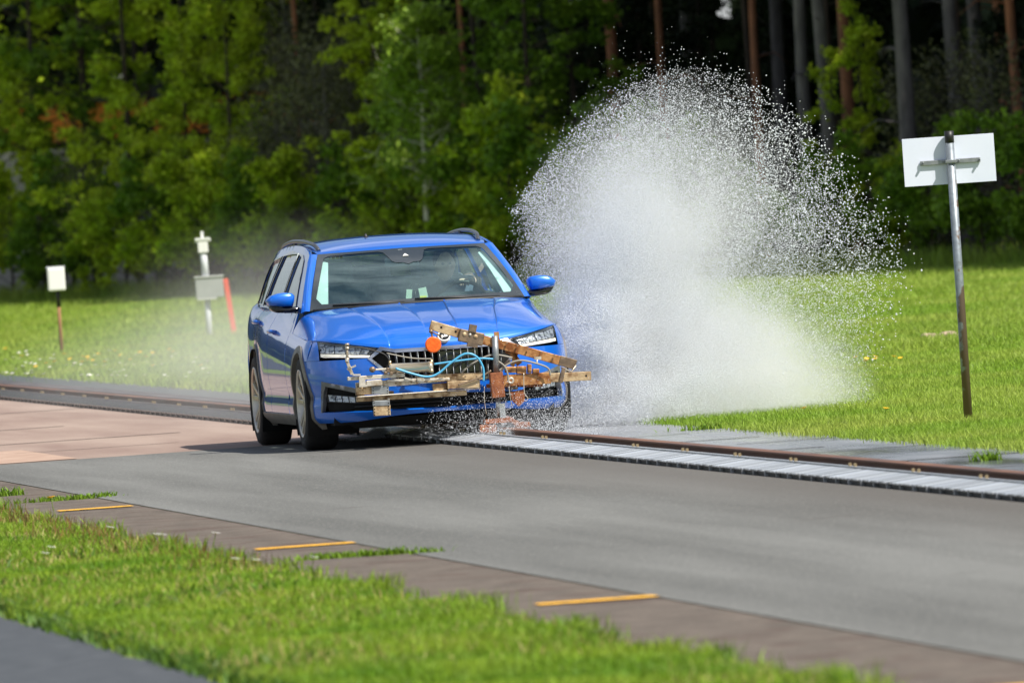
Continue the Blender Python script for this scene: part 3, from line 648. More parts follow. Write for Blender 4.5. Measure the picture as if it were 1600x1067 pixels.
# cowl and wipers
b = MB(); b.tube([WSF(x, -.01, .004) for x in np.linspace(-.97, .97, 21)], .012, 8); b.build('cowl_seal', mt['black'], car)
for x0, x1 in ((-.80, -.15), (-.05, .75)):
    b = MB(); b.tube([WSF(x0, .035, .012), WSF((x0 + x1) / 2, .012, .014), WSF(x1, .0, .012)], .006, 6); b.build('wiper', mt['black'], car)
# ---- interior
b = MB(); b.prism([(-.70, .50, .955), (.70, .50, .955), (.72, 1.05, .93), (-.72, 1.05, .93)], (0, 0, -.12)); b.prism([(.18, .98, .955), (.52, .98, .955), (.46, .92, 1.0), (.24, .92, 1.0)], (0, .12, -.02)); b.build('dashboard', mt['interior'], car)
b = MB()
c0 = Vector((.40, 1.14, .900)); ax = Vector((0, .90, .42)).normalized(); uu = Vector((1, 0, 0)); vv_ = ax.cross(uu)
b.tube([c0 + (uu * math.cos(t) + vv_ * math.sin(t)) * .182 for t in np.linspace(0, 2 * math.pi, 37)], .014, 8); b.tube([c0 - uu * .17, c0, c0 + uu * .17], .016, 8); b.tube([c0, c0 - vv_ * .17 * (1 if vv_.z > 0 else -1)], .014, 8)
b.build('steering_wheel', mt['black'], car)
def seatb(x, y, w_, base=.52):
    b = MB(); b.box((x, y, base), (w_, .50, .14), bevel=.04); b.box((x, y + .30, base + .33), (w_, .13, .60), Matrix.Rotation(R(-14), 3, 'X'), .05); return b
for x in (-.37, .37):
    s_ = seatb(x, 1.55, .50, .48).build('seat', mt['seat'], car); b = MB(); b.box((x, 1.97, 1.165), (.26, .09, .17), bevel=.035); b.build('headrest', mt['seat'], s_)
s_ = seatb(0, 2.45, 1.30, .50).build('rear_seat', mt['seat'], car)
for x in (-.42, 0, .42): b = MB(); b.box((x, 2.88, 1.14), (.27, .09, .15), bevel=.03); b.build('headrest', mt['seat'], s_)
for sg in (-1, 1):     # inner pillar trims, pale
    panel('pillar_trim', [(sg * .97, .10), (sg * .845, .095), (sg * .875, .90), (sg * .96, .94)], lambda s_, t: WSF(s_, t, -.03), mt['pillar'], car, (0, -1, 1), sp=.05, thick=.01)
    b = MB(); b.tube([(sg * .745, 1.76, .97), (sg * .62, 1.76, 1.33)], [.03, .022], 8); b.build('pillar_trim', mt['pillar'], car)
b = MB(); b.box((-.02, .98, 1.235), (.235, .03, .062), bevel=.014); b.bar((-.02, .99, 1.25), (-.02, 1.03, 1.31), .03, .03); b.build('rear_view_mirror', mt['interior'], car)
b = MB(); b.box((0, .70, 1.0), (.02, .02, .02)); b.bm.clear()
b.tube([Vector((.012 + .032 * math.cos(t), .60, 1.055 + .022 * math.sin(t))) for t in np.linspace(0, 2 * math.pi, 25)], .003, 6); b.tube([(.012, .60, 1.03), (.012, .60, .955)], .006, 6); b.build('phone_ring_mount', mt['black'], car)
b = MB(); b.box((-.035, .585, 1.0), (.04, .004, .085), Matrix.Rotation(R(8), 3, 'Y')); b.box((.065, .585, 1.005), (.055, .004, .085), Matrix.Rotation(R(-8), 3, 'Y')); b.box((.015, .583, .958), (.15, .004, .010)); pp = b.build('pass_card', M('pale card', (.55, .62, .50), .7), car)
b = MB(); b.box((.062, .581, .980), (.045, .003, .022)); b.build('yellow_print', M('yellow print', (.85, .75, .08), .6), pp)
# ---- mirrors
def pillow(b, outline, y, d_front, d_back):
    c = np.mean(outline, 0); rings = []
    for sc_, dy in ((.0, -1.0), (.72, -.96), (.90, -.80), (.975, -.45), (1.0, 0), (.97, .5), (.85, .95), (.0, 1.0)):
        yy = y + (dy * d_front if dy < 0 else dy * d_back)
        if sc_ == 0: rings.append([b.bm.verts.new((c[0], yy, c[1]))]); continue
        rings.append([b.bm.verts.new((c[0] + (p[0] - c[0]) * sc_, yy, c[1] + (p[1] - c[1]) * sc_)) for p in outline])
    n = len(outline)
    for k in range(n): f = b.bm.faces.new((rings[0][0], rings[1][k], rings[1][(k + 1) % n])); f.smooth = True; f = b.bm.faces.new((rings[-1][0], rings[-2][(k + 1) % n], rings[-2][k])); f.smooth = True
    for A, B in zip(rings[1:-1], rings[2:-1]):
        for k in range(n): f = b.bm.faces.new((A[k], B[k], B[(k + 1) % n], A[(k + 1) % n])); f.smooth = True
    return b
mo = [CP(*p, .74) for p in ((414.8, 469.4), (422, 462.4), (432, 458.6), (443, 457), (455.9, 458), (460, 462.4), (459.5, 470), (457, 479.5), (438, 480), (418.6, 477.9))]
mb_ = [CP(*p, .74) for p in ((418, 478), (424, 486), (432, 489), (455, 489.5), (466, 487), (475, 483.5), (474, 480), (457, 479.6), (438, 480.2))]
mo = [(abs(x), z) for x, z in mo]; mb_ = [(abs(x), z) for x, z in mb_]
for sg in (-1, 1):
    b = pillow(MB(), [(sg * x, z) for x, z in mo], .75, .085, .05); r_ = b.build('door_mirror', P_, car)
    b = pillow(MB(), [(sg * x, z) for x, z in mb_], .76, .075, .05); b.tube([(sg * .80, .74, .955), (sg * .88, .75, .958)], .022, 8); b.build('mirror_base', mt['glossblack'], r_)
    b = MB(); b.prism([(sg * (x * .97 + .028), .80, z * .985 + .013) for x, z in mo], (0, .006, 0)); b.build('mirror_glass', mt['chrome'], r_)
# ---- wheels
def wheel(sg, yc):
    c = Vector((sg * .788, yc, .322)); Rt = .322
    b = MB(); b.lathe([(-.105, .225), (-.112, .245), (-.115, .27), (-.108, .298), (-.090, .314), (-.06, .3205), (0, Rt), (.06, .3205), (.090, .314), (.108, .298), (.115, .27), (.112, .245), (.105, .225)], c, (sg, 0, 0), 64); ty = b
    root = ty.build('wheel', mt['tyre'], car)
    b = MB(); b.lathe([(-.1, .226), (.095, .226), (.113, .234), (.114, .224), (.098, .212), (.02, .200), (-.1, .205)], c, (sg, 0, 0), 48)
    X0 = Vector((sg, 0, 0))
    for k in range(5):
        for da in (-13, 13):
            a0 = R(72 * k + 90 + da * .45); a1 = R(72 * k + 90 + da)
            d0 = Vector((0, math.cos(a0), math.sin(a0))); d1 = Vector((0, math.cos(a1), math.sin(a1)))
            b.bar(c + X0 * .070 + d0 * .045, c + X0 * .096 + d1 * .215, .032, .022, up=(sg, 0, 0), bevel=.005)
    b.lathe([(.02, .07), (.075, .065), (.088, .045), (.088, .03)], c, (sg, 0, 0), 24)
    b.build('rim', mt['rim'], root)
    b = MB(); b.lathe([(.090, 0), (.090, .028), (.082, .032)], c, (sg, 0, 0), 20); b.build('hub_cap', mt['glossblack'], root)
    b = MB(); b.lathe([(.0, .0), (.0, .15), (-.02, .15), (-.02, 0)], c, (sg, 0, 0), 32); b.build('brake_disc', mt['darksteel'], root)
    b = MB(); b.lathe([(-.08, .0), (-.08, .224)], c, (sg, 0, 0), 32); b.build('inner_barrel', mt['dark'], root)
for sg in (-1, 1):
    for yc in (0, RW): wheel(sg, yc)
b = MB(); b.tube([(-.70, RW, .28), (.70, RW, .28)], .04, 8); b.bar((-.6, 2.05, .205), (-.6, 2.35, .205), .06, .035); b.build('axle', mt['darksteel'], car)
# ---- driver
def skin_body(name, joints, edges, mat, parent=None, sub_=1):
    me = bpy.data.meshes.new(name); me.from_pydata([j[0] for j in joints], edges, []); me.update()
    o = link(name, me, mat, parent); md = o.modifiers.new('skin', 'SKIN'); md.use_smooth_shade = True
    for i, j in enumerate(joints): me.skin_vertices[0].data[i].radius = (j[1], j[1] if len(j) < 3 else j[2])
    me.skin_vertices[0].data[0].use_root = True
    s = o.modifiers.new('sub', 'SUBSURF'); s.levels = sub_; s.render_levels = sub_
    return o
drv = empty('person', O, AT, label='driver in a blue grey jacket behind the windscreen, both hands on the wheel', cat='person')
J = [((.37, 1.62, .58), .15, .13), ((.37, 1.68, .80), .16, .12), ((.37, 1.72, .98), .17, .11), ((.37, 1.72, 1.05), .07), ((.37, 1.70, 1.11), .055),
     ((.55, 1.70, .99), .065), ((.60, 1.50, .82), .05), ((.53, 1.29, 1.04), .036), ((.19, 1.70, .99), .065), ((.14, 1.50, .82), .05), ((.40, 1.30, 1.035), .036),
     ((.46, 1.35, .60), .085), ((.46, 1.02, .50), .06), ((.28, 1.35, .60), .085), ((.28, 1.02, .50), .06)]
E_ = [(0, 1), (1, 2), (2, 3), (3, 4), (2, 5), (5, 6), (6, 7), (2, 8), (8, 9), (9, 10), (0, 11), (11, 12), (0, 13), (13, 14)]
skin_body('jacket', J, E_, mt['shirt'], drv)
b = MB(); bmesh.ops.create_uvsphere(b.bm, u_segments=20, v_segments=14, radius=1)
for v in b.bm.verts:
    x, y, z = v.co; k = 1 - .18 * max(0, -z); v.co = Vector((.37 + x * .075 * k, 1.68 + y * .092 * (1 - .1 * max(0, -z)), 1.185 + z * .112))
    if y < -.6 and abs(x) < .25 and -.35 < z < .15: v.co.y -= .018
for f in b.bm.faces: f.smooth = True
hd = b.build('head', mt['skin'], drv)
b = MB(); bmesh.ops.create_uvsphere(b.bm, u_segments=20, v_segments=12, radius=1)
for v in b.bm.verts:
    x, y, z = v.co; v.co = Vector((.37 + x * .082, 1.695 + y * .095, 1.205 + max(z, -.2) * .102))
for f in b.bm.faces: f.smooth = True
b.build('hair', mt['hair'], hd)
b = MB()
for x in (.345, .395): bmesh.ops.create_icosphere(b.bm, subdivisions=2, radius=.011, matrix=Matrix.Translation((x, 1.592, 1.195)))
b.build('eyes', mt['black'], hd)
def hand(wx, wy, wz, sgx):
    j = [((wx, wy, wz), .026, .018), ((wx - sgx * .01, wy - .05, wz + .022), .034, .018), ((wx - sgx * .012, wy - .085, wz + .028), .034, .015)]
    e = [(0, 1), (1, 2)]
    for k, (dx, l) in enumerate(((-.026, .034), (-.009, .040), (.009, .038), (.026, .030))):
        i = len(j); j += [((wx - sgx * .012 + dx, wy - .10, wz + .026), .0085), ((wx - sgx * .012 + dx, wy - .10 - l * .6, wz + .012), .008), ((wx - sgx * .012 + dx, wy - .10 - l * .5, wz - .016), .007)]
        e += [(2, i), (i, i + 1), (i + 1, i + 2)]
    i = len(j); j += [((wx - sgx * .035, wy - .055, wz + .012), .010), ((wx - sgx * .055, wy - .085, wz + .006), .009)]; e += [(1, i), (i, i + 1)]
    return skin_body('hand', j, e, mt['skin'], drv)
hand(.525, 1.245, 1.055, 1); hand(.415, 1.26, 1.050, -1)

# ================================================================ MEASURING RIG on the car's nose
rig = empty('measuring_rig', O, AT, label='rusty steel and aluminium measuring rig bolted across the nose of the blue car', cat='test rig')
def RP(px, py, y=-1.08): x, z = CP(px, py, y); return Vector((x, y, z))
PXM = 1 / 233.0
def rbar(name, pts, hpx, mat, y=-1.08, w_=.05, y2=None, bevel=.003, parent=None):
    b = MB(); p, q_ = RP(*pts[0], y), RP(*pts[1], y if y2 is None else y2); b.bar(p, q_, w_, hpx * PXM, bevel=bevel); return b.build(name, mat, parent or rig)
def rhose(name, pts, rpx, mat, y=-1.13, ys=None):
    P = [RP(x, z, (ys[i] if ys else y)) for i, (x, z) in enumerate(pts)]; b = MB(); b.tube(spline(P, 7), rpx * PXM, 8); return b.build(name, mat, rig)
def c4(x, y): return (520 + x / 5.707, 480 + y / 5.707)
def c5(x, y): return (660 + x / 4.85, 480 + y / 4.85)
def holes(pts, r_, y, parent, mat=None):
    b = MB()
    for p in pts: b.lathe([(0, 0), (0, r_ * PXM), (-.006, r_ * PXM)], RP(*p, y), (0, -1, 0), 10)
    return b.build('bolt_holes', mat or mt['dark'], parent)
rbar('profile_rail', (c4(130, 638), c4(640, 605)), 6.2, mt['alu'], -1.12, .04)
rbar('profile_rail', (c4(480, 655), c4(1040, 640)), 4, mt['alu'], -1.13, .03)
b = MB(); b.box(RP(*c4(262, 660), -1.15), (.042, .02, .065)); b.box(RP(*c4(270, 700), -1.15), (.055, .03, .016)); b.build('bracket', mt['alu'], rig)
rbar('bracket', (c4(300, 680), c4(440, 668)), 9, mt['alu'], -1.14, .02)
rbar('crossbeam', (c4(205, 702), c4(760, 655)), 10, mt['alu'], -1.07, .05)
rbar('crossbeam', (c4(740, 640), c4(1335, 612)), 11, mt['tan'], -1.07, .06)
rbar('lower_beam', (c4(212, 800), c4(1310, 722)), 2.0, mt['alu'], -1.12, .07)
rbar('lower_beam', (c4(212, 822), c4(1190, 762)), 7.5, mt['tan'], -1.09, .06)
rbar('crossbeam', (c4(205, 750), c4(345, 742)), 12, mt['tan'], -1.09, .05)
p = rbar('hole_plate', (c4(345, 742), c4(500, 735)), 12.5, mt['galv'], -1.125, .008); holes([c4(x, y) for x in (360, 487) for y in (718, 745, 768)], .9, -1.131, p)
rbar('crossbeam', (c4(890, 715), c4(1022, 705)), 11, mt['tan'], -1.09, .05)
rbar('beam_box', (c4(1020, 695), c4(1310, 682)), 12, mt['tan'], -1.14, .05)
p = rbar('hanging_plate', (c4(355, 858), c4(508, 852)), 8.5, mt['galv'], -1.135, .008); p2 = rbar('hanging_plate', (c4(362, 924), c4(515, 918)), 16, mt['tan'], -1.13, .010)
holes([c4(x + (y - 840) * .05, y) for x in (368, 497) for y in (852, 880, 908, 935, 958)], .9, -1.142, p2)
holes([c4(365, 826), c4(497, 818)], 2.0, -1.14, p, mt['alu'])
b = MB(); A_, B_ = RP(*c4(505, 546), -1.15), RP(*c4(888, 530), -1.15); dd = (B_ - A_); l_ = dd.length; r_ = 7.6 * PXM
b.lathe([(0, 0), (0, r_ * .9), (.008, r_), (l_ - .03, r_), (l_ - .03, r_ * 1.12), (l_, r_ * 1.12), (l_, 0)], A_, dd, 28); b.build('pneumatic_cylinder', mt['cyl'], rig)
rbar('piston_rod', (c4(380, 556), c4(510, 550)), 3.2, mt['alu'], -1.15, .014)
b = MB(); b.lathe([(-.012, 0), (-.012, .020), (.012, .020), (.012, 0)], RP(*c4(352, 556), -1.15), (0, 1, 0), 16); b.build('clevis', mt['darksteel'], rig)
b = MB()
for x, y, s_ in ((495, 560, .03), (520, 590, .022), (545, 548, .026), (470, 585, .02), (560, 575, .018)): b.box(RP(*c4(x, y), -1.16), (s_, .03, s_), Matrix.Rotation(random.uniform(0, 1), 3, 'Y'), .004)
b.build('valve_block', mt['darksteel'], rig)
b = MB()
b.tube([RP(*c4(510, 520), -1.15), RP(*c4(510, 478), -1.15)], .009, 8); b.tube([RP(*c4(880, 575), -1.15), RP(*c4(880, 465), -1.15)], .010, 8); b.lathe([(-.012, 0), (-.012, .014), (.012, .014), (.012, 0)], RP(*c4(880, 570), -1.17), (0, 1, 0), 12); b.build('fitting', mt['brass'], rig)
# valve stack on the left end
b = MB(); b.tube([RP(*c4(125, 330), -1.14), RP(*c4(130, 470), -1.14)], .009, 8)
for y in (333, 365, 465, 480): b.lathe([(-.008, 0), (-.008, .014), (.008, .014), (.008, 0)], RP(*c4(128, y), -1.14), (0, 0, 1), 8)
b.bar(RP(*c4(130, 490), -1.14), RP(*c4(172, 600), -1.14), .02, .02); b.bar(RP(*c4(150, 545), -1.14), RP(*c4(205, 520), -1.15), .012, .012); b.bar(RP(*c4(135, 560), -1.14), RP(*c4(160, 530), -1.15), .014, .02)
b.build('valve_stack', mt['alu'], rig)
b = MB(); b.bar(RP(*c4(175, 603), -1.14), RP(*c4(245, 603), -1.14), .03, .012); b.bar(RP(*c4(780, 630), -1.15), RP(*c4(780, 668), -1.15), .03, .045, up=(1, 0, 0)); b.bar(RP(*c4(640, 630), -1.15), RP(*c4(730, 655), -1.15), .01, .012); b.build('clamp', mt['alu'], rig)
# diagonal arm
p = rbar('swing_arm', ((672.3, 507.8), (718, 521)), 15, mt['tan'], -1.06, .035); holes([c4(968, 178), c4(1097, 216)], 1.8, -1.08, p)
rbar('swing_arm', ((745, 528.2), (876, 563.8)), 14.5, mt['orangesteel'], -1.06, .035); rbar('swing_arm', ((874, 563), (899.5, 570)), 15.5, mt['darksteel'], -1.065, .04)
b = MB(); b.bar(RP(717, 523, -1.09), RP(755, 531, -1.09), .05, .085, bevel=.006); b.bar(RP(733, 512, -1.10), RP(744, 514, -1.10), .05, .05); b.bar(RP(730, 538, -1.10), RP(746, 540, -1.10), .04, .03)
p = b.build('clamp_block', mt['darksteel'], rig); holes([c4(1175, 240), c4(1275, 262)], 3.4, -1.118, p, mt['tan']); holes([c4(1225, 245)], 2.2, -1.120, p, mt['alu'])
b = MB(); b.lathe([(.012, 0), (.012, .047), (.006, .054), (-.010, .054), (-.010, 0)], RP(676.8, 538.5, -1.10), (0, -1, -.05), 30, False); rf = b.build('round_reflector', mt['orange'], rig)
b = MB(); b.lathe([(0, .0), (0, .012), (-.02, .012)], RP(673.5, 518, -1.09), (0, -1, 0), 12); b.tube([RP(674, 518, -1.09), RP(690, 526, -1.09)], .005, 6); b.tube([RP(673.5, 515, -1.075), RP(676, 530, -1.09)], .007, 6); b.build('reflector_hanger', mt['darksteel'], rig)
# pole, sleeve, blade
b = MB(); b.tube([RP(773, 524.5, -1.13), RP(776, 583, -1.13)], 5.0 * PXM, 18); b.build('pole', mt['galv'], rig)
b = MB(); b.bar(RP(775.5, 518.5, -1.10), RP(776.5, 532, -1.10), .012, .034, up=(1, 0, 0)); b.build('tab', mt['orangesteel'], rig)
b = MB(); b.bar(RP(774.5, 582, -1.14), RP(778.5, 621, -1.14), .07, 20.5 * PXM, up=(1, 0, 0), bevel=.004); b.build('sleeve', mt['rust'], rig)
b = MB(); b.tube([RP(778, 620, -1.13), RP(779.5, 650, -1.13)], 4.2 * PXM, 14); b.build('pole', mt['galv'], rig)
b = MB(); b.bar(RP(784, 630, -1.16), RP(787, 664, -1.16), .012, 9 * PXM, up=(1, 0, 0)); b.build('blade', mt['chrome'], rig)
b = MB(); b.bar(RP(749, 669.5, -1.20), RP(775, 669.5, -1.20), .06, .05, bevel=.004); b.bar(RP(757, 659, -1.18), RP(800, 655, -1.14), .05, .03)
p = b.build('guide_shoe', mt['rust'], rig); holes([(755, 670), (766, 668.5)], 1.8, -1.232, p, mt['alu'])
b = MB(); b.bar(RP(803, 664, -1.10), RP(828, 663, -1.10), .06, .038, bevel=.004); b.bar(RP(790, 652, -1.12), RP(810, 662, -1.12), .04, .03); b.build('guide_shoe', mt['rust'], rig)
# right-hand beam
rbar('crossbeam', ((786, 595), (860, 590.3)), 18, mt['orangesteel'], -1.08, .05); rbar('crossbeam', ((858, 590.3), (923, 587)), 14, mt['tan'], -1.08, .05); holes([(916, 587)], 1.6, -1.107, rig)
rbar('clamp', ((876, 598), (881, 574)), 6, mt['darksteel'], -1.11, .02)
b = MB()
for (x0, x1, y0, h_) in ((789, 806, 577.5, 9.5), (807, 822, 578, 12), (824, 830, 576, 14), (832, 842, 580, 8)): b.bar(RP(x0, y0, -1.09), RP(x1, y0, -1.09), .05, h_ * PXM, bevel=.004)
b.build('bearing_block', mt['orangesteel'], rig)
rbar('rusty_bar', ((760, 603), (848, 601)), 6, mt['rust'], -1.06, .04)
b = MB(); b.prism([RP(*p_, -1.08) for p_ in ((797, 612), (819, 608), (820, 626), (811, 635), (801, 627))], (0, .012, 0)); b.build('hanging_bracket', mt['rust'], rig)
b = MB(); b.lathe([(0, .010), (-.004, .020), (.006, .024), (.012, .020), (.006, .010)], RP(798, 594.5, -1.13), (0, -1, 0), 20); b.build('ring_nut', mt['alu'], rig)
b = MB()
for x0, y0, x1, y1, t_ in ((800, 553, 812, 569, 9), (806, 556, 800, 572, 6), (790, 548, 808, 556, 6)): b.bar(RP(x0, y0, -1.0), RP(x1, y1, -1.0), .03, t_ * PXM)
b.build('stay_bracket', mt['orangesteel'], rig)
b = MB()
b.bm.clear()
for sg in (-1, 1): b = MB(); b.bar((sg * .42, -.80, .36), (sg * .42, -1.08, .36), .05, .05); b.bar((sg * .42, -1.05, .36), (sg * .42, -1.05, .50), .04, .05); b.build('mounting_arm', mt['darksteel'], rig)
BP = []
for x, y in ((225, 705), (330, 700), (460, 690), (560, 678), (700, 668), (820, 655), (900, 630), (1000, 628), (1090, 625), (1180, 620), (1280, 618), (300, 812), (620, 795), (860, 780), (1040, 765), (1060, 695), (1120, 692), (1270, 688), (420, 668)): BP.append(RP(*c4(x, y), -1.125))
for x, y in ((700, 545), (760, 540), (860, 530), (960, 525), (1100, 520), (1180, 518), (640, 270), (720, 290), (800, 315), (900, 340), (1000, 365)): BP.append(RP(*c5(x, y), -1.09))
b0 = MB().lathe([(0, .0065), (.012, .0065), (.012, 0)], (0, 0, 0), (0, -1, 0), 6, False).build('bolt', mt['darksteel'], rig); b0.location = BP[0]
for p_ in BP[1:]: o = b0.copy(); col.objects.link(o); o.location = p_
# hoses
rhose('blue_hose', [c4(*p_) for p_ in ((560, 545), (700, 590), (840, 620), (940, 590), (1060, 490), (1180, 415), (1280, 440), (1340, 540), (1345, 660))], 1.75, mt['bluehose'], -1.19)
rhose('blue_hose', [c4(*p_) for p_ in ((905, 507), (1100, 480), (1300, 457), (1430, 462))], 1.5, mt['bluehose'], -1.15)
rhose('grey_hose', [c4(*p_) for p_ in ((1140, 590), (1250, 500), (1420, 425), (1600, 450))], 1.4, mt['greyhose'], -1.12)
rhose('black_hose', [c4(*p_) for p_ in ((130, 362), (240, 358), (360, 385), (460, 420), (510, 480))], 1.0, mt['blackhose'], -1.14)
rhose('steel_pipe', [c4(*p_) for p_ in ((480, 410), (650, 445), (760, 458), (880, 460))], 1.0, mt['greyhose'], -1.13)
rhose('grey_hose', [c5(*p_) for p_ in ((580, 480), (660, 425), (750, 403), (860, 425), (950, 460), (970, 515))], 1.4, mt['greyhose'], -1.15)
rhose('grey_hose', [c5(*p_) for p_ in ((575, 410), (620, 445), (645, 500), (650, 560))], 1.4, mt['greyhose'], -1.16)
rhose('steel_pipe', [c5(*p_) for p_ in ((270, 590), (360, 560), (440, 530), (520, 480))], 1.6, mt['darksteel'], -1.18)
rhose('wire', [c5(*p_) for p_ in ((470, 600), (470, 700), (485, 810))], .5, mt['alu'], -1.18)
rhose('wire', [c5(*p_) for p_ in ((768, 500), (772, 640), (800, 690), (785, 710), (770, 700))], .7, mt['alu'], -1.15)
rhose('wire', [c5(*p_) for p_ in ((655, 600), (665, 680), (680, 750))], .7, mt['alu'], -1.15)
b = MB(); b.bar(RP(*c5(845, 385), -1.11), RP(*c5(900, 385), -1.11), .02, .02); b.tube([RP(*c5(870, 390), -1.11), RP(*c5(868, 425), -1.13)], .006, 6); b.tube([RP(*c5(1050, 455), -1.1), RP(*c5(1130, 490), -1.1), RP(*c5(1165, 440), -1.1)], .005, 6); b.build('pipe_clip', mt['alu'], rig)
#PART2
# ================================================================ STREET FURNITURE
def GP(px, py, z=0.0):                                # photo pixel -> ground point
    dx, dy = px - 800, py - 533.5; qx, qy = dx * cR - dy * sR, dx * sR + dy * cR
    Y = F_PX * (EYE - z) / (qy + 240.17); return Vector((qx * Y / F_PX, Y, z))
pg = GP(1513.5, 660) - Vector((0, 0, .045))
root = empty('road_sign', pg, R(-4), label='blank white board seen from behind on a rusty grey steel post', cat='sign')
b = MB(); b.tube([(0, 0, -.1), (.002, 0, .9), (0, 0, 1.85)], .0275, 20)
pm = M('weathered steel post', (.30, .34, .38), .45, .5, c2=(.22, .25, .28), scale=30)
n = pm.node_tree; bs = n.nodes['Principled BSDF']; t = n.nodes.new('ShaderNodeTexCoord'); sx = n.nodes.new('ShaderNodeSeparateXYZ'); n.links.new(t.outputs['Object'], sx.inputs[0])
zz = n.nodes.new('ShaderNodeTexNoise'); zz.inputs['Scale'].default_value = 9; zz.inputs['Detail'].default_value = 9; n.links.new(t.outputs['Object'], zz.inputs['Vector'])
ma = n.nodes.new('ShaderNodeMath'); ma.operation = 'MULTIPLY_ADD'; ma.inputs[1].default_value = 3.6; n.links.new(zz.outputs['Fac'], ma.inputs[0]); n.links.new(sx.outputs['Z'], ma.inputs[2])
mx1 = n.nodes.new('ShaderNodeMath'); mx1.operation = 'MULTIPLY_ADD'; mx1.inputs[1].default_value = -12.0; n.links.new(sx.outputs['X'], mx1.inputs[0]); n.links.new(ma.outputs[0], mx1.inputs[2])
mr = n.nodes.new('ShaderNodeMapRange'); mr.inputs['From Min'].default_value = 2.72; mr.inputs['From Max'].default_value = 2.50; n.links.new(mx1.outputs[0], mr.inputs['Value'])
src = bs.inputs['Base Color'].links[0].from_socket; mm = n.nodes.new('ShaderNodeMixRGB'); mm.inputs['Color2'].default_value = (.15, .105, .08, 1); n.links.new(src, mm.inputs['Color1']); n.links.new(mr.outputs[0], mm.inputs['Fac']); n.links.new(mm.outputs[0], bs.inputs['Base Color'])
b.build('post', pm, root)
b = MB(); b.tube([(0, 0, 1.83), (0, 0, 1.905)], .0295, 16); b.build('cap', mt['black'], root)
b = MB(); b.box((-.012, .045, 1.72), (.585, .003, .305), bevel=.001); b.build('board', M('white board back', (.70, .75, .88), .5, c2=(.76, .80, .92), scale=3), root)
b = MB(); b.box((-.005, .033, 1.71), (.385, .014, .030), bevel=.003); b.box((0, -.0, 1.71), (.07, .07, .022), bevel=.004)
for x in (-.18, -.05, .05, .18): b.lathe([(0, .0), (-.012, .007), (0, .009)], (x, .02, 1.71), (0, 1, 0), 8)
b.build('bracket', mt['galv'], root)
# white box on a post
pg = GP(97, 555); root = empty('marker_post', pg, R(5), label='small white box on a thin brown wooden post in the left grass', cat='marker post')
b = MB(); b.tube([(0, 0, -.1), (0, 0, .62)], .022, 10); b.build('post', M('brown wood', (.22, .11, .05), .9, c2=(.32, .17, .08), scale=20, sc3=(1, 1, .2)), root)
b = MB(); b.tube([(0, 0, .6), (0, 0, .86)], .026, 10); b.build('collar', mt['black'], root)
b = MB(); b.box((-.01, -.03, .94), (.215, .11, .285), bevel=.02); b.build('box', mt['white'], root)
b = MB(); b.box((-.01, .0, 1.09), (.23, .13, .02), bevel=.006); b.build('lid', M('pale grey lid', (.5, .52, .55), .6), root)
# mast with instruments
pg = GP(328, 528); root = empty('sensor_mast', pg, 0, label='white instrument mast with a grey cabinet in the grass behind the car', cat='mast')
b = MB(); b.tube([(0, 0, -.1), (0, 0, .55)], .037, 12); b.tube([(0, 0, .78), (-.01, 0, 1.12)], .045, 12); b.build('pole', M('pale grey mast', (.55, .58, .6), .5), root)
b = MB(); b.box((.04, 0, .66), (.36, .2, .27), bevel=.01); b.build('cabinet', M('grey cabinet', (.30, .32, .31), .5, c2=(.36, .38, .37), scale=8), root)
b = MB(); b.box((.04, 0, .80), (.38, .23, .02), bevel=.005); b.build('cabinet_lid', M('light metal lid', (.55, .56, .55), .5, .3), root); b = MB(); b.box((.0, -.03, .515), (.25, .14, .03)); b.build('shelf', M('light metal shelf', (.55, .56, .55), .5, .3), root)
b = MB(); b.box((-.01, 0, 1.20), (.13, .12, .17), bevel=.008); b.box((-.01, 0, 1.295), (.19, .14, .03)); b.box((-.085, 0, 1.27), (.04, .05, .045)); b.box((.075, 0, 1.28), (.04, .05, .04)); b.box((-.01, 0, 1.35), (.035, .035, .09))
b.build('instrument_head', mt['white'], root)
pg = GP(367, 524); b = MB(); b.bar((0, 0, -.05), (-.075, 0, .75), .04, .065, up=(1, 0, 0), bevel=.006); o = b.build('orange_stake', M('orange stake paint', (.85, .10, .03), .6, c2=(.75, .08, .03), scale=9)); o.location = pg; tag(o, 'leaning orange red stake beside the grey cabinet', 'stake')

# ================================================================ GRASS
def leaf_rand(m, amt=.45):
    n = m.node_tree; g = n.nodes.new('ShaderNodeNewGeometry'); mr = n.nodes.new('ShaderNodeMapRange'); mr.inputs['To Min'].default_value = 1 - amt; mr.inputs['To Max'].default_value = 1 + amt
    n.links.new(g.outputs['Random Per Island'], mr.inputs['Value'])
    mx_ = [x for x in n.nodes if x.type == 'MIX_RGB'][0]; hs = n.nodes.new('ShaderNodeHueSaturation'); n.links.new(mr.outputs[0], hs.inputs['Value'])
    outs = [l.to_socket for l in mx_.outputs[0].links]; n.links.new(mx_.outputs[0], hs.inputs['Color'])
    for s in outs: n.links.new(hs.outputs[0], s)
    return m
mt['leafB'] = leaf_rand(leaf_mat('mid green leaves', (.13, .26, .015), (.22, .34, .025), .8, .4), .5)
mt['grass'] = leaf_rand(leaf_mat('near grass', (.12, .25, .010), (.27, .37, .03), 1.3, .35), .5)
mt['grass_far'] = leaf_rand(leaf_mat('far grass', (.21, .35, .03), (.36, .44, .075), .35, .35), .4)
mt['redtip'] = leaf_rand(leaf_mat('reddish seed heads', (.22, .09, .035), (.16, .12, .04), 2, .2), .4)
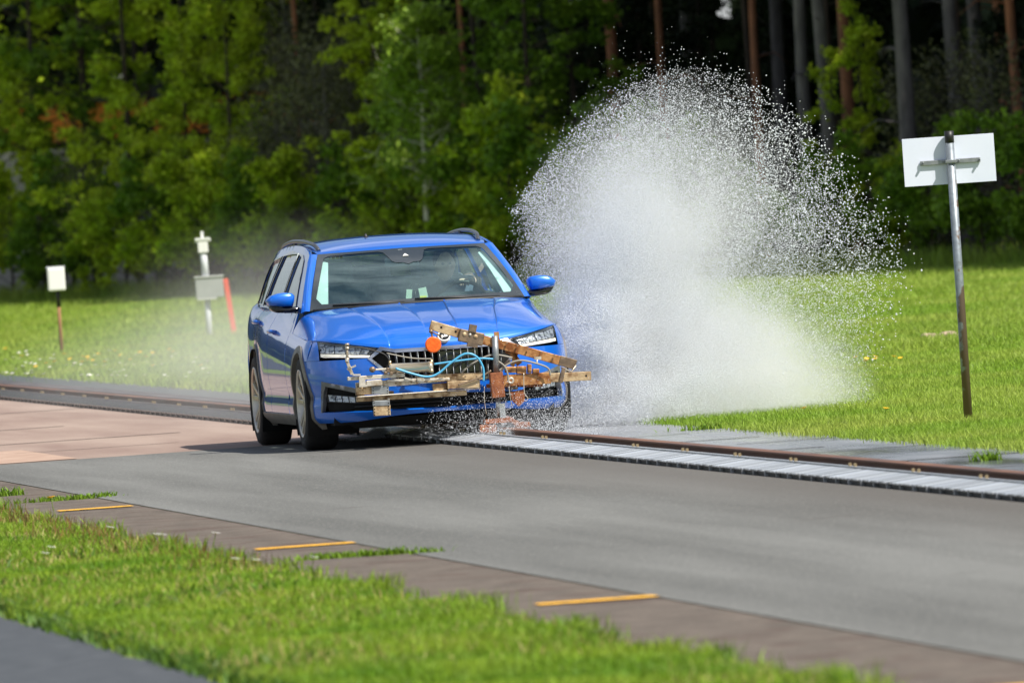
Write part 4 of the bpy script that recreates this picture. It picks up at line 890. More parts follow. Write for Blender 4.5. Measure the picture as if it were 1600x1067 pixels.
def blades(name, base, h, wdt, mat, lean=.5):
    n = len(base); az = rng.uniform(0, 2 * np.pi, n); fa = rng.uniform(0, 2 * np.pi, n); ln = rng.uniform(.1, lean, n) * h
    dx, dy = np.cos(az) * wdt / 2, np.sin(az) * wdt / 2; lx, ly = np.cos(fa) * ln, np.sin(fa) * ln
    co = np.empty((n, 5, 3)); co[:, 0] = base - np.c_[dx, dy, 0 * dx]; co[:, 1] = base + np.c_[dx, dy, 0 * dx]
    mid = base + np.c_[lx * .35, ly * .35, h * .6]; co[:, 2] = mid - .8 * np.c_[dx, dy, 0 * dx]; co[:, 3] = mid + .8 * np.c_[dx, dy, 0 * dx]; co[:, 4] = base + np.c_[lx, ly, h]
    f = (np.array([[0, 1, 3], [0, 3, 2], [2, 3, 4]])[None] + 5 * np.arange(n)[:, None, None]).reshape(-1)
    o = link(name, mesh_np(name, co.reshape(-1, 3), f, 3), mat); o['kind'] = 'stuff'; return o
def toworld(v, u, z=0):
    return np.c_[v * CA - u * SA, v * SA + u * CA, np.zeros_like(v) + z]
def lowfreq(v, u, s, seed):
    r_ = np.random.default_rng(seed); out = 0
    for k in range(6):
        a_, p_ = r_.uniform(0, 6.28), r_.uniform(0, 6.28); fr = s * r_.uniform(.5, 1.8); out = out + np.sin((v * np.cos(a_) + u * np.sin(a_)) * fr + p_)
    return out / 6
n = 260000
u = 31 + 55 * rng.random(n) ** 1.35; v = rng.uniform(4.36, 6.33, n)
keep = (v < 5.99 + .05 * np.sin(u * 2.1) + .05 * np.sin(u * 5.3 + 1) + .04 * rng.normal(size=n)) & (v > 4.42 + .04 * np.sin(u * 3.1) + .03 * rng.normal(size=n))
u, v = u[keep], v[keep]; lf = lowfreq(v, u, 3.0, 3)
h = (.026 + .028 * lf + .026 * rng.random(len(u))) * (1 + .5 * (v > 6.0)); P3 = toworld(v, u)
ok = (P3[:, 0] > -.048 * P3[:, 1] - .6) & (P3[:, 0] < .047 * P3[:, 1] + .6)
blades('near_grass', P3[ok], np.clip(h[ok], .02, .2), .0035 + .004 * rng.random(ok.sum()), mt['grass'], .9)
n = 16000; u = 31 + 55 * rng.random(n) ** 1.35; v = rng.uniform(4.42, 5.96, n); k = lowfreq(v, u, 1.6, 31) > -.05; P3 = toworld(v[k], u[k])
blades('dry_grass', P3, .03 + .035 * rng.random(k.sum()), .006, leaf_rand(leaf_mat('dry straw blades', (.42, .34, .13), (.30, .24, .09), 2, .2), .4), .9)
n = 9000; u = 31 + 50 * rng.random(n) ** 1.3; v = np.where(rng.random(n) < .5, 4.44 + .05 * rng.normal(size=n), rng.uniform(4.4, 6.0, n)); k = (v > 4.36) & ((v < 4.6) | (lowfreq(v, u, 2.2, 77) > .25)); P3 = toworld(v[k], u[k])
blades('clover', P3, .03 + .03 * rng.random(k.sum()), .016, leaf_rand(leaf_mat('dark clover', (.06, .13, .015), (.09, .17, .02), 2, .3), .4), 1.4)
n = 1300; u = rng.uniform(52, 80, n); v = 5.88 + .12 * rng.normal(size=n) - .1 * rng.random(n); P3 = toworld(v, u); blades('seed_heads', P3[v < 6.05], .05 + .05 * rng.random((v < 6.05).sum()), .006, mt['redtip'], .4)
# far grass, denser towards the camera
def far_pts(n, y0, y1, pw):
    t = rng.random(n); Y = 1 / ((1 / y0) + t * (1 / y1 - 1 / y0)) if pw == 1 else y0 + (y1 - y0) * t; X = rng.uniform(-.052, .052, n) * Y
    v_ = X * CA + Y * SA; k = (v_ > 11.50 + .05 * rng.normal(size=n)) & (Y < 202 - 3.7 * X); return X[k], Y[k], v_[k]
X, Y, v = far_pts(900000, 56, 130, 1); k = rng.random(len(X)) < .62; X, Y, v = X[k], Y[k], v[k]
lf = lowfreq(X, Y * .4, 2.0, 5); blades('far_grass', np.c_[X, Y, 0 * X], np.clip(.035 + .018 * lf + .03 * rng.random(len(X)), .015, .12), np.maximum(.004, Y * 7e-5), mt['grass_far'], 1.0)
X, Y, v = far_pts(330000, 100, 246, 1); lf = lowfreq(X, Y * .25, 1.2, 8)
blades('meadow', np.c_[X, Y, 0 * X], np.clip(.06 + .04 * lf + .05 * rng.random(len(X)), .02, .2), Y * 8e-5, mt['grass_far'], 1.0)
# tall grass at the forest foot
X = rng.uniform(-13, 10, 26000); Y = 200 - 3.7 * X + rng.normal(size=26000) * 1.2; blades('edge_grass', np.c_[X, Y, 0 * X], .15 + .3 * rng.random(26000) ** 2, .014, mt['grass_far'], .6)
# weeds growing on the verge
def weed(px, py, n, spread, h_, label):
    p = GP(px, py); a = rng.normal(size=(n, 2)) * spread; base = np.c_[a[:, 0], a[:, 1] * .5, 0 * a[:, 0]]
    o = blades('weed', base, h_ * .75 * (.4 + .6 * rng.random(n)), .006 + .010 * rng.random(n), mt['leafB'], 1.2); o.location = p; del o['kind']; tag(o, label, 'weed')
weed(105, 781, 260, .14, .05, 'long low weed clump on the brown verge above the leftmost yellow mark')
weed(163, 776, 60, .03, .06, 'tiny weed sprout at the road edge, right of the long weed clump')
weed(8, 775, 120, .05, .09, 'grassy weed clump at the left end of the brown verge')
weed(520, 872, 220, .10, .05, 'low dark weed clump just below the middle yellow mark')
weed(605, 867, 130, .06, .06, 'weed clump on the brown verge, right of the clump below the middle yellow mark')
weed(668, 864, 60, .04, .05, 'faint thin weeds at the road edge right of the middle yellow mark')
weed(1542, 722, 90, .045, .11, 'upright grass tuft growing in the wet strip near the sign post')
weed(1110, 672, 200, .12, .07, 'grass clump where the wet strip ends beside the spray')
# bare patch at the foot of the sign and stones
b = MB(); bmesh.ops.create_circle(b.bm, cap_ends=True, segments=22, radius=.17)
for v_ in b.bm.verts: v_.co *= random.uniform(.6, 1.2); v_.co.z = 0
o = b.build('bare_soil', M('brown soil', (.10, .06, .03), .95, c2=(.16, .10, .05), scale=30, bump=.5)); o.location = GP(1516, 656, .004); o['kind'] = 'structure'
for px, py, s_, lb in ((1452, 530, .09, 'left pale pinkish stone lying in the far right grass'), (1482, 528, .10, 'right pale pinkish stone lying in the far right grass')):
    b = MB(); bmesh.ops.create_icosphere(b.bm, subdivisions=2, radius=1)
    for v_ in b.bm.verts: v_.co = Vector((v_.co.x * 1.3, v_.co.y, v_.co.z * .7)) * s_ * random.uniform(.8, 1.1)
    o = b.build('stone', M('pinkish stone', (.50, .36, .27), .9, c2=(.40, .30, .22), scale=20)); o.location = GP(px, py, .03); tag(o, lb, 'stone')
# flowers
def flower(name, petal, centre):
    root = empty(name); b = MB(); b.tube([(0, 0, 0), (.004, 0, .06), (.006, 0, .095)], .0018, 5, False); b.build('stem', mt['grass'], root)
    b = MB()
    for k in range(9):
        a = 2 * math.pi * k / 9; d = Vector((math.cos(a), math.sin(a), .35)); s_ = Vector((-math.sin(a), math.cos(a), 0)) * .006
        p0 = Vector((.006, 0, .095)); b.prism([p0 + s_ * .4, p0 + d * .014 + s_, p0 + d * .021, p0 + d * .014 - s_, p0 - s_ * .4], (0, 0, .0015))
    b.build('petals', petal, root)
    b = MB(); b.lathe([(0, .007), (.005, .005), (.007, 0)], (.006, 0, .095), (0, 0, 1), 8); b.build('centre', centre, root); return root
ym = M('yellow petals', (.85, .52, .02), .6); wm = M('white petals', (.85, .85, .82), .6)
fy, fw_ = flower('dandelion', ym, ym), flower('daisy', wm, ym)
spots = [(int(px), int(py)) for px, py in [(75, 585), (90, 582), (60, 590), (35, 573), (12, 560), (140, 575), (145, 578), (130, 583), (150, 570), (148, 581), (125, 574), (180, 565), (193, 572), (222, 567), (235, 569), (226, 575), (278, 565), (318, 590), (243, 590), (100, 570), (115, 577), (160, 583), (205, 580), (270, 562), (1343, 577), (1352, 579), (1371, 581), (1365, 577), (1358, 583), (1393, 577), (1410, 579), (1382, 664), (1262, 662)]]
def place_f(proto, px, py, label, grp, s_, first):
    o = proto if first else copy_tree(proto); o.location = GP(px, py); o.scale = (s_,) * 3; o.rotation_euler = (random.uniform(-.3, .3), random.uniform(-.3, .3), random.uniform(0, 6)); tag(o, label, 'flower', grp)
for k, (px, py) in enumerate(spots): place_f(fy, px, py, 'small yellow dandelion flowering in the far grass' if k < 31 else 'small yellow dandelion flowering in the far grass', 'yellow dandelions in the grass', 1.3 if px < 400 else 1.1, k == 0)
wsp = [(random.uniform(0, 330), random.uniform(560, 606)) for _ in range(70)]
for k, (px, py) in enumerate(wsp): place_f(fw_, px, min(py, 596 + px * .03), 'small white daisy in the grass left of the car', 'white daisies in the left grass', 1.0, k == 0)
for px, py in ((167, 838), (240, 850), (248, 850), (332, 848), (362, 890), (485, 888), (75, 870), (395, 892), (65, 880)):
    o = copy_tree(fw_); o.location = GP(px, py + 9); o.scale = (1.1, 1.1, .8); tag(o, 'small white daisy in the near grass strip', 'flower', 'white daisies in the near grass')
o = copy_tree(fy); o.location = GP(84, 800); o.scale = (1.2, 1.2, .9); del o['group']; tag(o, 'single yellow dandelion at the left end of the leftmost yellow mark', 'flower')

# ================================================================ FOREST
def edgeY(X): return 200 - 3.7 * X
mt['leafA'] = leaf_rand(leaf_mat('bright young leaves', (.34, .50, .02), (.54, .62, .04), .8, .5), .5)
mt['leafC'] = leaf_rand(leaf_mat('dark needles', (.012, .024, .006), (.024, .045, .010), .8, .15), .5)
mt['leafD'] = leaf_rand(leaf_mat('olive brush', (.12, .11, .06), (.13, .15, .05), .8, .2), .5)
mt['leafE'] = leaf_rand(leaf_mat('light green birch leaves', (.22, .38, .03), (.30, .42, .05), .8, .45), .4)
mt['bark'] = M('grey pine bark', (.10, .09, .095), .95, c2=(.20, .18, .185), scale=5, sc3=(1, 1, .3), bump=.8, bscale=14)
mt['barko'] = M('orange pine bark', (.42, .17, .085), .9, c2=(.22, .10, .06), scale=2.2, sc3=(1, 1, .4), bump=.6, bscale=14, lo=.4, hi=.6)
mt['barkb'] = M('pale birch bark', (.75, .72, .60), .8, c2=(.35, .30, .24), scale=4, sc3=(.4, .4, 2.5), lo=.5, hi=.7)
mt['barkd'] = M('dark brown bark', (.045, .035, .028), .95, c2=(.09, .065, .05), scale=6, sc3=(1, 1, .3), bump=.6, bscale=14)
def leaves_mesh(cent, size, up=.3, stretch=1.5):
    n = len(cent); a = rng.normal(size=(n, 3)); a /= np.linalg.norm(a, axis=1)[:, None]; c_ = rng.normal(size=(n, 3)); c_[:, 2] *= up; b_ = np.cross(a, c_); b_ /= np.linalg.norm(b_, axis=1)[:, None]
    s_ = size[:, None]; co = np.empty((n, 4, 3)); co[:, 0] = cent - a * s_ * stretch / 2; co[:, 1] = cent + b_ * s_ / 2; co[:, 2] = cent + a * s_ * stretch / 2; co[:, 3] = cent - b_ * s_ / 2
    return mesh_np('crown', co.reshape(-1, 3), np.arange(4 * n), 4)
def make_tree(name, H, spread, low, nl, nleaf, lsize, leafm, barkm, tr=.09, sig=.16, droop=.0, up_=.5, twigs=6, dead=0, lean=0.0):
    root = empty(name); b = MB(); tp = [Vector((lean * t * H + .12 * math.sin(t * 3) * tr * 6, .1 * math.sin(t * 4 + 1) * tr * 6, t * H)) for t in np.linspace(0, 1, 9)]
    b.tube(tp, [tr * (1.15 if i == 0 else 1) * (1 - .75 * i / 8) for i in range(9)], 10); C_ = []
    def tpos(z): i = min(7, int(z / H * 8)); f = z / H * 8 - i; return tp[i].lerp(tp[i + 1], f)
    for k in range(nl):
        z = low + (H * .97 - low) * (k + random.random()) / nl; p = tpos(z); a = random.uniform(0, 2 * math.pi); l = spread * (1 - .55 * (z - low) / (H - low)) * random.uniform(.6, 1.1)
        d = Vector((math.cos(a), math.sin(a), up_ * random.uniform(.3, 1.2) - droop)); q1 = p + d * l * .5; q2 = p + d * l + Vector((0, 0, -droop * l * .3)); r0 = max(.008, tr * .35 * (1 - z / H * .7))
        b.tube([p, q1, q2], [r0, r0 * .6, r0 * .2], 5, False)
        for j in range(twigs):
            t = random.uniform(.25, 1.0); s_ = (p.lerp(q1, t * 2) if t < .5 else q1.lerp(q2, t * 2 - 1)); dv = Vector((random.gauss(0, 1), random.gauss(0, 1), random.gauss(0, .7) + .2)).normalized() * l * .38; e = s_ + dv
            b.tube([s_, e], [r0 * .35, r0 * .12], 4, False); C_.append(e); C_.append(s_.lerp(e, .55))
    for k in range(dead):
        z = random.uniform(.8, low if low > 1.5 else H * .5); p = tpos(z); a = random.uniform(0, 2 * math.pi); l = random.uniform(.4, 1.3); b.tube([p, p + Vector((math.cos(a) * l * .6, math.sin(a) * l * .6, .1)), p + Vector((math.cos(a) * l, math.sin(a) * l, random.uniform(-.3, .2)))], [.018, .012, .004], 4, False)
    b.build('trunk', barkm, root)
    if nleaf:
        C_ = np.array([tuple(c) for c in C_]); wt = rng.random(len(C_)) ** 2 * (rng.random(len(C_)) < .42) + 1e-4; idx = rng.choice(len(C_), nleaf, p=wt / wt.sum()); cl = C_[idx] + rng.normal(size=(nleaf, 3)) * sig * np.array([1, 1, .7]); cl = cl[cl[:, 2] > .05]
        link('crown', leaves_mesh(cl, lsize * (.6 + .8 * rng.random(len(cl)))), leafm, root)
    return root
T = {}
T['leafy1'] = make_tree('leafy_tree', 9.0, 2.3, .6, 34, 8500, .095, mt['leafA'], mt['barkd'], .10, .13, up_=.6)
T['leafy2'] = make_tree('leafy_tree', 8.0, 2.0, .8, 30, 7000, .095, mt['leafA'], mt['barkd'], .08, .12, up_=.9)
T['leafy3'] = make_tree('leafy_tree', 9.5, 2.2, 1.2, 32, 8000, .095, mt['leafB'], mt['barkd'], .11, .13, up_=.5)
T['bush1'] = make_tree('bush', 2.6, 1.2, .15, 16, 4200, .075, mt['leafA'], mt['barkd'], .035, .11, up_=1.0)
T['bush2'] = make_tree('bush', 2.2, 1.3, .1, 16, 4200, .075, mt['leafB'], mt['barkd'], .035, .12, up_=.9)
T['brush'] = make_tree('bush', 3.6, 1.2, .2, 40, 2600, .05, mt['leafD'], mt['bark'], .035, .18, up_=1.1, twigs=9)
T['birch'] = make_tree('young_birch', 4.7, 1.15, 1.5, 46, 7000, .065, mt['leafE'], mt['barkb'], .062, .13, up_=.7, twigs=6)
T['spruce'] = make_tree('spruce', 9.0, 1.6, .3, 70, 12000, .075, mt['leafC'], mt['barkd'], .10, .14, droop=.35, up_=.2, twigs=7)
T['pine'] = make_tree('pine', 17, 2.4, 9.5, 26, 5000, .26, mt['leafC'], mt['bark'], .17, .3, up_=.3, dead=14)
T['pineo'] = make_tree('pine', 17, 2.2, 10, 22, 4500, .26, mt['leafC'], mt['barko'], .13, .3, up_=.3, dead=8)
T['thin'] = make_tree('thin_pine', 14, 1.6, 8.5, 18, 3000, .22, mt['leafC'], mt['barkd'], .075, .25, up_=.3, dead=18)
used = set()
def put(kind, px, off, s_, label, group=None, cat='tree', rz=None):
    # the forest edge crosses column px at Y; go 'off' metres further in
    k_ = ((px - 800) * 1.0 + 210 * 0.068) / F_PX; Y = 200 / (1 + 3.7 * k_) + off
    o = T[kind] if kind not in used else copy_tree(T[kind]); used.add(kind)
    o.location = (k_ * Y, Y, 0); o.scale = (s_, s_, s_ * random.uniform(.94, 1.06)); o.rotation_euler = (0, 0, random.uniform(0, 6.28) if rz is None else rz)
    tag(o, label, cat, group); return o
LT = 'leafy trees of the forest edge on the left'
for px, off, s_, kd, lb in [
    (-30, 3, 1.0, 'leafy2', 'bright green leafy tree cut by the left edge of the photo'),
    (70, 5, .95, 'leafy1', 'bright leafy tree behind the small white box post'),
    (150, 9, 1.0, 'leafy3', 'darker leafy tree right of the white box post'),
    (215, 4, .88, 'leafy1', 'broad bright leafy tree between the white box post and the instrument mast'),
    (300, 3, .80, 'leafy2', 'leafy tree standing straight behind the instrument mast'),
    (370, 3, .62, 'leafy1', 'low rounded bright tree just right of the instrument mast'),
    (400, 12, .95, 'leafy2', 'tall loose leafy tree above the car left edge'),
    (600, 6, .75, 'leafy2', 'thin leafy tree at the left side of the young birch'),
    (760, 7, .80, 'leafy3', 'mid green tree right of the young birch'),
    (835, 5, .72, 'leafy3', 'mid green tree at the left rim of the spray'),
    (905, 9, .70, 'leafy3', 'mid green tree behind the left half of the spray'),
    (1358, 9, .50, 'leafy2', 'green tree between the orange trunk and the thick grey trunk')]:
    put(kd, px, off, s_, lb)
for k, (px, off, s_, kd) in enumerate([(15, 0, 1.0, 'bush1'), (60, -1, .8, 'bush2'), (110, 1, 1.1, 'bush2'), (150, -1, .8, 'bush1'), (190, 0, .95, 'bush1'), (240, 0, .9, 'bush2'), (285, 0, 1.0, 'bush1'), (350, -1, 1.0, 'bush1'), (395, -1, .9, 'bush2'), (430, -2, .9, 'bush1'), (470, 0, .9, 'bush1'), (545, 0, .9, 'bush2'), (600, -1, 1.0, 'bush1'), (630, 2, .7, 'bush1'),
        (722, 0, .8, 'bush1'), (740, 0, 1.1, 'bush2'), (800, 0, 1.2, 'bush1'), (860, 0, 1.1, 'bush2'), (930, 1, 1.1, 'bush2'), (1010, 1, 1.0, 'bush2'), (1090, 1, .9, 'bush2'), (1180, 1, .8, 'bush2'), (1290, 1, .8, 'bush2'), (1360, 1, .95, 'bush2'), (1400, 2, .8, 'bush1'), (1450, 1, 1.0, 'bush2'), (1530, 0, 1.05, 'bush2'), (1590, 0, 1.0, 'bush2'), (1640, 0, 1.0, 'bush2')]):
    put(kd, px, off, s_ * (.8 if px > 1100 else 1), 'bright green bush in the front row of the forest edge' if kd == 'bush1' else 'dark green bush in the front row of the forest edge', 'bright bushes along the forest foot' if kd == 'bush1' else 'dark bushes along the forest foot', 'bush')
for k, (px, off, s_) in enumerate([(440, 4, 1.0), (480, 5, 1.2), (520, 3, 1.15), (560, 6, 1.25), (500, 10, 1.4), (590, 9, 1.3), (690, 3, .95), (470, 14, 1.4), (130, 2, .8), (1560, 5, .9), (1430, 6, .8), (1500, 8, .9)]):
    put('brush', px, off, s_, 'grey brown bare brush between the leafy trees', 'bare brush at the forest edge', 'bush')
put('birch', 668, -2, 1.0, 'light green young birch with a pale thin stem left of the spray')
put('birch', 640, 1, .9, 'light green young birch just behind the front birch')
for k, (px, off, s_) in enumerate([(940, 14, .75), (1020, 20, .8), (1110, 22, .7), (1215, 26, .7), (880, 16, 1.0), (1360, 26, .7), (1600, 22, .6), (540, 18, 1.0), (620, 16, 1.0), (340, 20, 1.0), (120, 20, 1.0)]):
    put('spruce', px, off, s_, 'dark green spruce inside the forest', 'dark spruces inside the forest')
for px, off, s_, kd, lb in [
    (1268, 9, .80, 'pine', 'left trunk of the grey pine pair above the spray'), (1302, 8, .80, 'pine', 'right trunk of the grey pine pair above the spray'),
    (1328, 12, .95, 'pineo', 'orange barked pine right of the grey pair'), (1415, 4, .9, 'pine', 'thick grey pine trunk left of the white board, standing at the edge'),
    (1512, 14, .85, 'pine', 'dark pine trunk directly behind the sign post'), (965, 14, .95, 'pineo', 'pinkish pine trunk above the left part of the spray'),
    (1045, 16, .7, 'pineo', 'thin pinkish pine above the top of the spray'), (1195, 18, .75, 'pineo', 'pale pine trunk behind the right part of the spray'),
    (735, 12, .65, 'pineo', 'reddish pine right of the young birch'), (682, 16, .6, 'pineo', 'thin reddish pine behind the young birch'),
    (478, 9, .65, 'pineo', 'thin brown red pine above the left side of the car'), (1600, 16, .8, 'pineo', 'orange pine at the right edge of the photo'),
    (1545, 22, .9, 'pine', 'grey pine deep behind the white board'), (1575, 26, .8, 'pineo', 'orange pine deep behind the board')]:
    put(kd, px, off, s_, lb)
for k in range(46):
    px = -60 + 1760 * (k + random.random()) / 46; put('thin' if k % 3 else 'pine', px, random.uniform(16, 45), random.uniform(.8, 1.15), 'dark thin pine trunk deep inside the forest' if k % 3 else 'grey pine deep inside the forest', 'thin pines deep in the forest' if k % 3 else 'grey pines deep in the forest')
# the mass of the forest behind
n = 90000; X = rng.uniform(-26, 24, n); d_ = rng.random(n); Y = 200 - 3.7 * X + 34 + 40 * d_; Z = rng.random(n) ** 1.1 * 15
k = lowfreq(X, Z * 1.3, 1.4, 21) > -.38; cl = np.c_[X, Y, Z][k]
o = link('far_forest', leaves_mesh(cl, .32 + .3 * rng.random(len(cl))), mt['leafC']); o['kind'] = 'stuff'; o['label'] = 'dark mass of forest in the depth'
n = 26000; X = rng.uniform(-26, 24, n); Y = 200 - 3.7 * X + 14 + 40 * rng.random(n); Z = 10 + 7 * rng.random(n)  # unseen leaf layer added overhead to keep the forest interior dark
o = link('shade_canopy', leaves_mesh(np.c_[X, Y, Z], .7 + .4 * rng.random(n)), mt['leafC']); o['kind'] = 'stuff'; o['label'] = 'unseen canopy added to shade the forest'
# unseen wood added on both sides, to give the car dark reflections
n = 60000; X = rng.uniform(-190, 70, n); Y = np.where(X < -20, 274 + .25 * (X + 20), 126 - .6 * (X - 20)) + 12 * rng.random(n); Z = rng.random(n) * 13 * (1 + .12 * lowfreq(X, X, .5, 4)); k = (X < -24) | (X > 22)
o = link('reflection_wood', leaves_mesh(np.c_[X, Y, Z][k], 1.0 + .6 * rng.random(k.sum())), mt['leafC']); o['kind'] = 'stuff'; o['label'] = 'unseen wooded edge added to darken reflections on the car'
# forest floor
b = MB(); A = [b.bm.verts.new(p) for p in ((-40, 200 + 148 + 1, .002), (40, 200 - 148 + 1, .002), (60, 400, .002), (-40, 520, .002))]; b.bm.faces.new(A)
o = b.build('forest_floor', M('brown forest floor', (.05, .035, .02), .95, c2=(.08, .06, .03), scale=.8)); o['kind'] = 'structure'
# pale building with orange band glimpsed between the left trees
root = empty('long_building', (-6, 248, 0), R(-12), label='pale building with an orange band glimpsed between the left trees', cat='building')
b = MB(); b.box((0, 3, 1.6), (26, 6, 3.2)); b.build('wall', M('pale wall', (.55, .52, .48), .8, c2=(.45, .43, .40), scale=.6), root)
b = MB(); b.box((0, 3, 3.75), (26.1, 6.1, .8)); b.build('fascia_band', M('orange band', (.85, .26, .02), .6), root)
b = MB(); b.box((0, 3, 4.25), (26.4, 6.4, .18)); b.build('roof', M('dark roof', (.05, .05, .05), .8), root)
for k in range(8):
    b = MB(); b.box((-11 + 3.1 * k, -.02, 1.7), (1.6, .06, 1.2)); b.build('window', M('window glass', (.08, .1, .12), .15) if k == 0 else bpy.data.materials['window glass'], root)

# ================================================================ SPRAY
def drops(name, P, r_, label, mat):
    n = len(P); base = np.array([[1, 0, 0], [-1, 0, 0], [0, 1, 0], [0, -1, 0], [0, 0, 1], [0, 0, -1]], float)
    sc_ = np.stack([r_, r_, r_], 1) * (1 + .35 * rng.normal(size=(n, 3)).clip(-1.5, 2)); co = P[:, None, :] + base[None] * sc_[:, None, :]
    fc = np.array([[0, 2, 4], [2, 1, 4], [1, 3, 4], [3, 0, 4], [2, 0, 5], [1, 2, 5], [3, 1, 5], [0, 3, 5]]); f = (fc[None] + 6 * np.arange(n)[:, None, None]).reshape(-1)
    o = link(name, mesh_np(name, co.reshape(-1, 3), f, 3, True), mat); o['kind'] = 'stuff'; o['label'] = label; return o
dm = bpy.data.materials.new('water droplets'); dm.use_nodes = True; n_ = dm.node_tree; bs = n_.nodes['Principled BSDF']
bs.inputs['Base Color'].default_value = (.93, .95, .98, 1); bs.inputs['Roughness'].default_value = .25
tr = n_.nodes.new('ShaderNodeBsdfTranslucent'); tr.inputs['Color'].default_value = (.9, .93, .97, 1); ms = n_.nodes.new('ShaderNodeMixShader'); ms.inputs[0].default_value = .45
n_.links.new(bs.outputs[0], ms.inputs[1]); n_.links.new(tr.outputs[0], ms.inputs[2]); n_.links.new(ms.outputs[0], n_.nodes['Material Output'].inputs['Surface'])
dome = np.array([(-.12, .25), (-.06, .9), (0, 1.31), (.30, 1.78), (.64, 2.11), (1.0, 2.33), (1.325, 2.42), (1.80, 2.26), (2.10, 1.97), (2.42, 1.55), (2.67, 1.17), (2.74, .9), (2.62, .55), (2.42, .08), (2.0, -.15), (.4, -.15)])
cen = np.array([1.15, .75])
an = np.arctan2(dome[:, 1] - cen[1], dome[:, 0] - cen[0]); ra = np.hypot(dome[:, 0] - cen[0], dome[:, 1] - cen[1]); od = np.argsort(an)
def bound(t): return np.interp(t, np.r_[an[od] - 2 * np.pi, an[od], an[od] + 2 * np.pi], np.r_[ra[od], ra[od], ra[od]])
def car_ok(P):
    dx, dy = P[:, 0] - O.x, P[:, 1] - O.y; xc, yc = dx * CA + dy * SA, -dx * SA + dy * CA
    return ~((np.abs(xc) < 1.0) & (yc > -1.0) & (yc < 4.0) & (P[:, 2] < 1.5)) & (P[:, 2] > .01)
def dome_pts(n, a_, b_, top=1.0, ysig=.5):
    t = rng.uniform(-np.pi, np.pi, n * 2); B = bound(t); k = rng.random(n * 2) < (B / B.max()) ** 1.6; t, B = t[k][:n], B[k][:n]; n = len(t)
    r_ = rng.beta(a_, b_, n) * top; X = cen[0] + np.cos(t) * B * r_; Z = cen[1] + np.sin(t) * B * r_
    Y = 79.4 + rng.normal(size=n) * ysig + .6 * np.clip(.6 - X, 0, 2); P = np.c_[X, Y, Z]; return P, r_
P, r_ = dome_pts(470000, 1.75, 1.45, 1.03); k = car_ok(P) & (rng.random(len(P)) < .5 + .5 * np.clip((1.3 - (P[:, 0] - 1.3)) / 1.3, 0, 1)); aa = np.arctan2(P[:, 1 + 1] + .3, P[:, 0] - .35); fil = .5 + .5 * np.sin(aa * 23 + 2.2 * np.sin(r_ * 5) + 3 * np.sin(aa * 7)); k &= rng.random(len(P)) < .70 + .35 * fil
k &= rng.random(len(P)) > .72 * np.clip((r_ - .5) / .45, 0, 1) * np.clip((P[:, 0] - .6) / .9, 0, 1)
k &= rng.random(len(P)) > .85 * np.clip((1.25 - P[:, 2]) / .9, 0, 1) * np.clip((P[:, 0] - 1.3) / .6, 0, 1); P, r_ = P[k], r_[k]
sz = .0014 + .0011 * rng.random(len(P)) + .0022 * r_ ** 3 * rng.random(len(P)) ** 2 * (1 + .8 * (P[:, 0] > 1.6)); drops('water_spray', P, sz, 'dome of fine water droplets thrown up beside the car', dm)
P, r_ = dome_pts(13000, 5, 2.6, 1.14); k = car_ok(P); P, r_ = P[k], r_[k]; k = (P[:, 2] > .2) & (rng.random(len(P)) < np.clip((P[:, 2] - .3) / .9, .15, 1)); P = P[k]
drops('water_spray_rim', P, (.0018 + .0036 * rng.random(len(P)) ** 2) * (1 + .35 * (P[:, 0] > 1.3)), 'larger droplets on the rim of the spray', dm)
n = 110000; t = rng.random(n); P = np.c_[.35 + 2.15 * rng.beta(1.1, 1.8, n), 79.0 + rng.normal(size=n) * .35, np.abs(rng.normal(size=n)) * .42 + .02]; k = car_ok(P) & (rng.random(n) < .5 + .5 * np.sin(P[:, 0] * 9 + P[:, 2] * 14 + 2 * np.sin(P[:, 0] * 4)) ** 2)
drops('low_spray', P[k], .0013 + .0014 * rng.random(k.sum()), 'low fan of droplets spreading over the grass edge', dm)
# jet core and splash clots
C = []; S = []
for k in range(170):
    t = random.random(); c = np.array([.42 + .75 * t + random.gauss(0, .14), 79.0 + random.gauss(0, .3), .35 + 1.75 * t]); m_ = int(500 * (1.2 - t)); C.append(c + rng.normal(size=(m_, 3)) * (.05 + .10 * t) * np.array([1, 1, 1.5]))
for cx_, cz, s_, m_ in ((.66, .80, .07, 5000), (.55, .62, .06, 4000), (.62, .50, .07, 4000), (.95, .22, .09, 5000), (.75, .10, .08, 5000), (1.1, .16, .07, 3000), (.5, .25, .08, 4000), (1.3, .30, .12, 3500)):
    for j in range(9):
        c = np.array([cx_ + random.gauss(0, s_ * 1.2), 78.4 + random.gauss(0, .15), cz + random.gauss(0, s_ * .7)]); C.append(c + rng.normal(size=(m_ // 9, 3)) * s_ * np.array([.9, .6, .5]))
P = np.concatenate(C); P = P[car_ok(P)]; drops('splash_jet', P, .0017 + .0016 * rng.random(len(P)), 'dense white splash at the foot of the spray', dm)
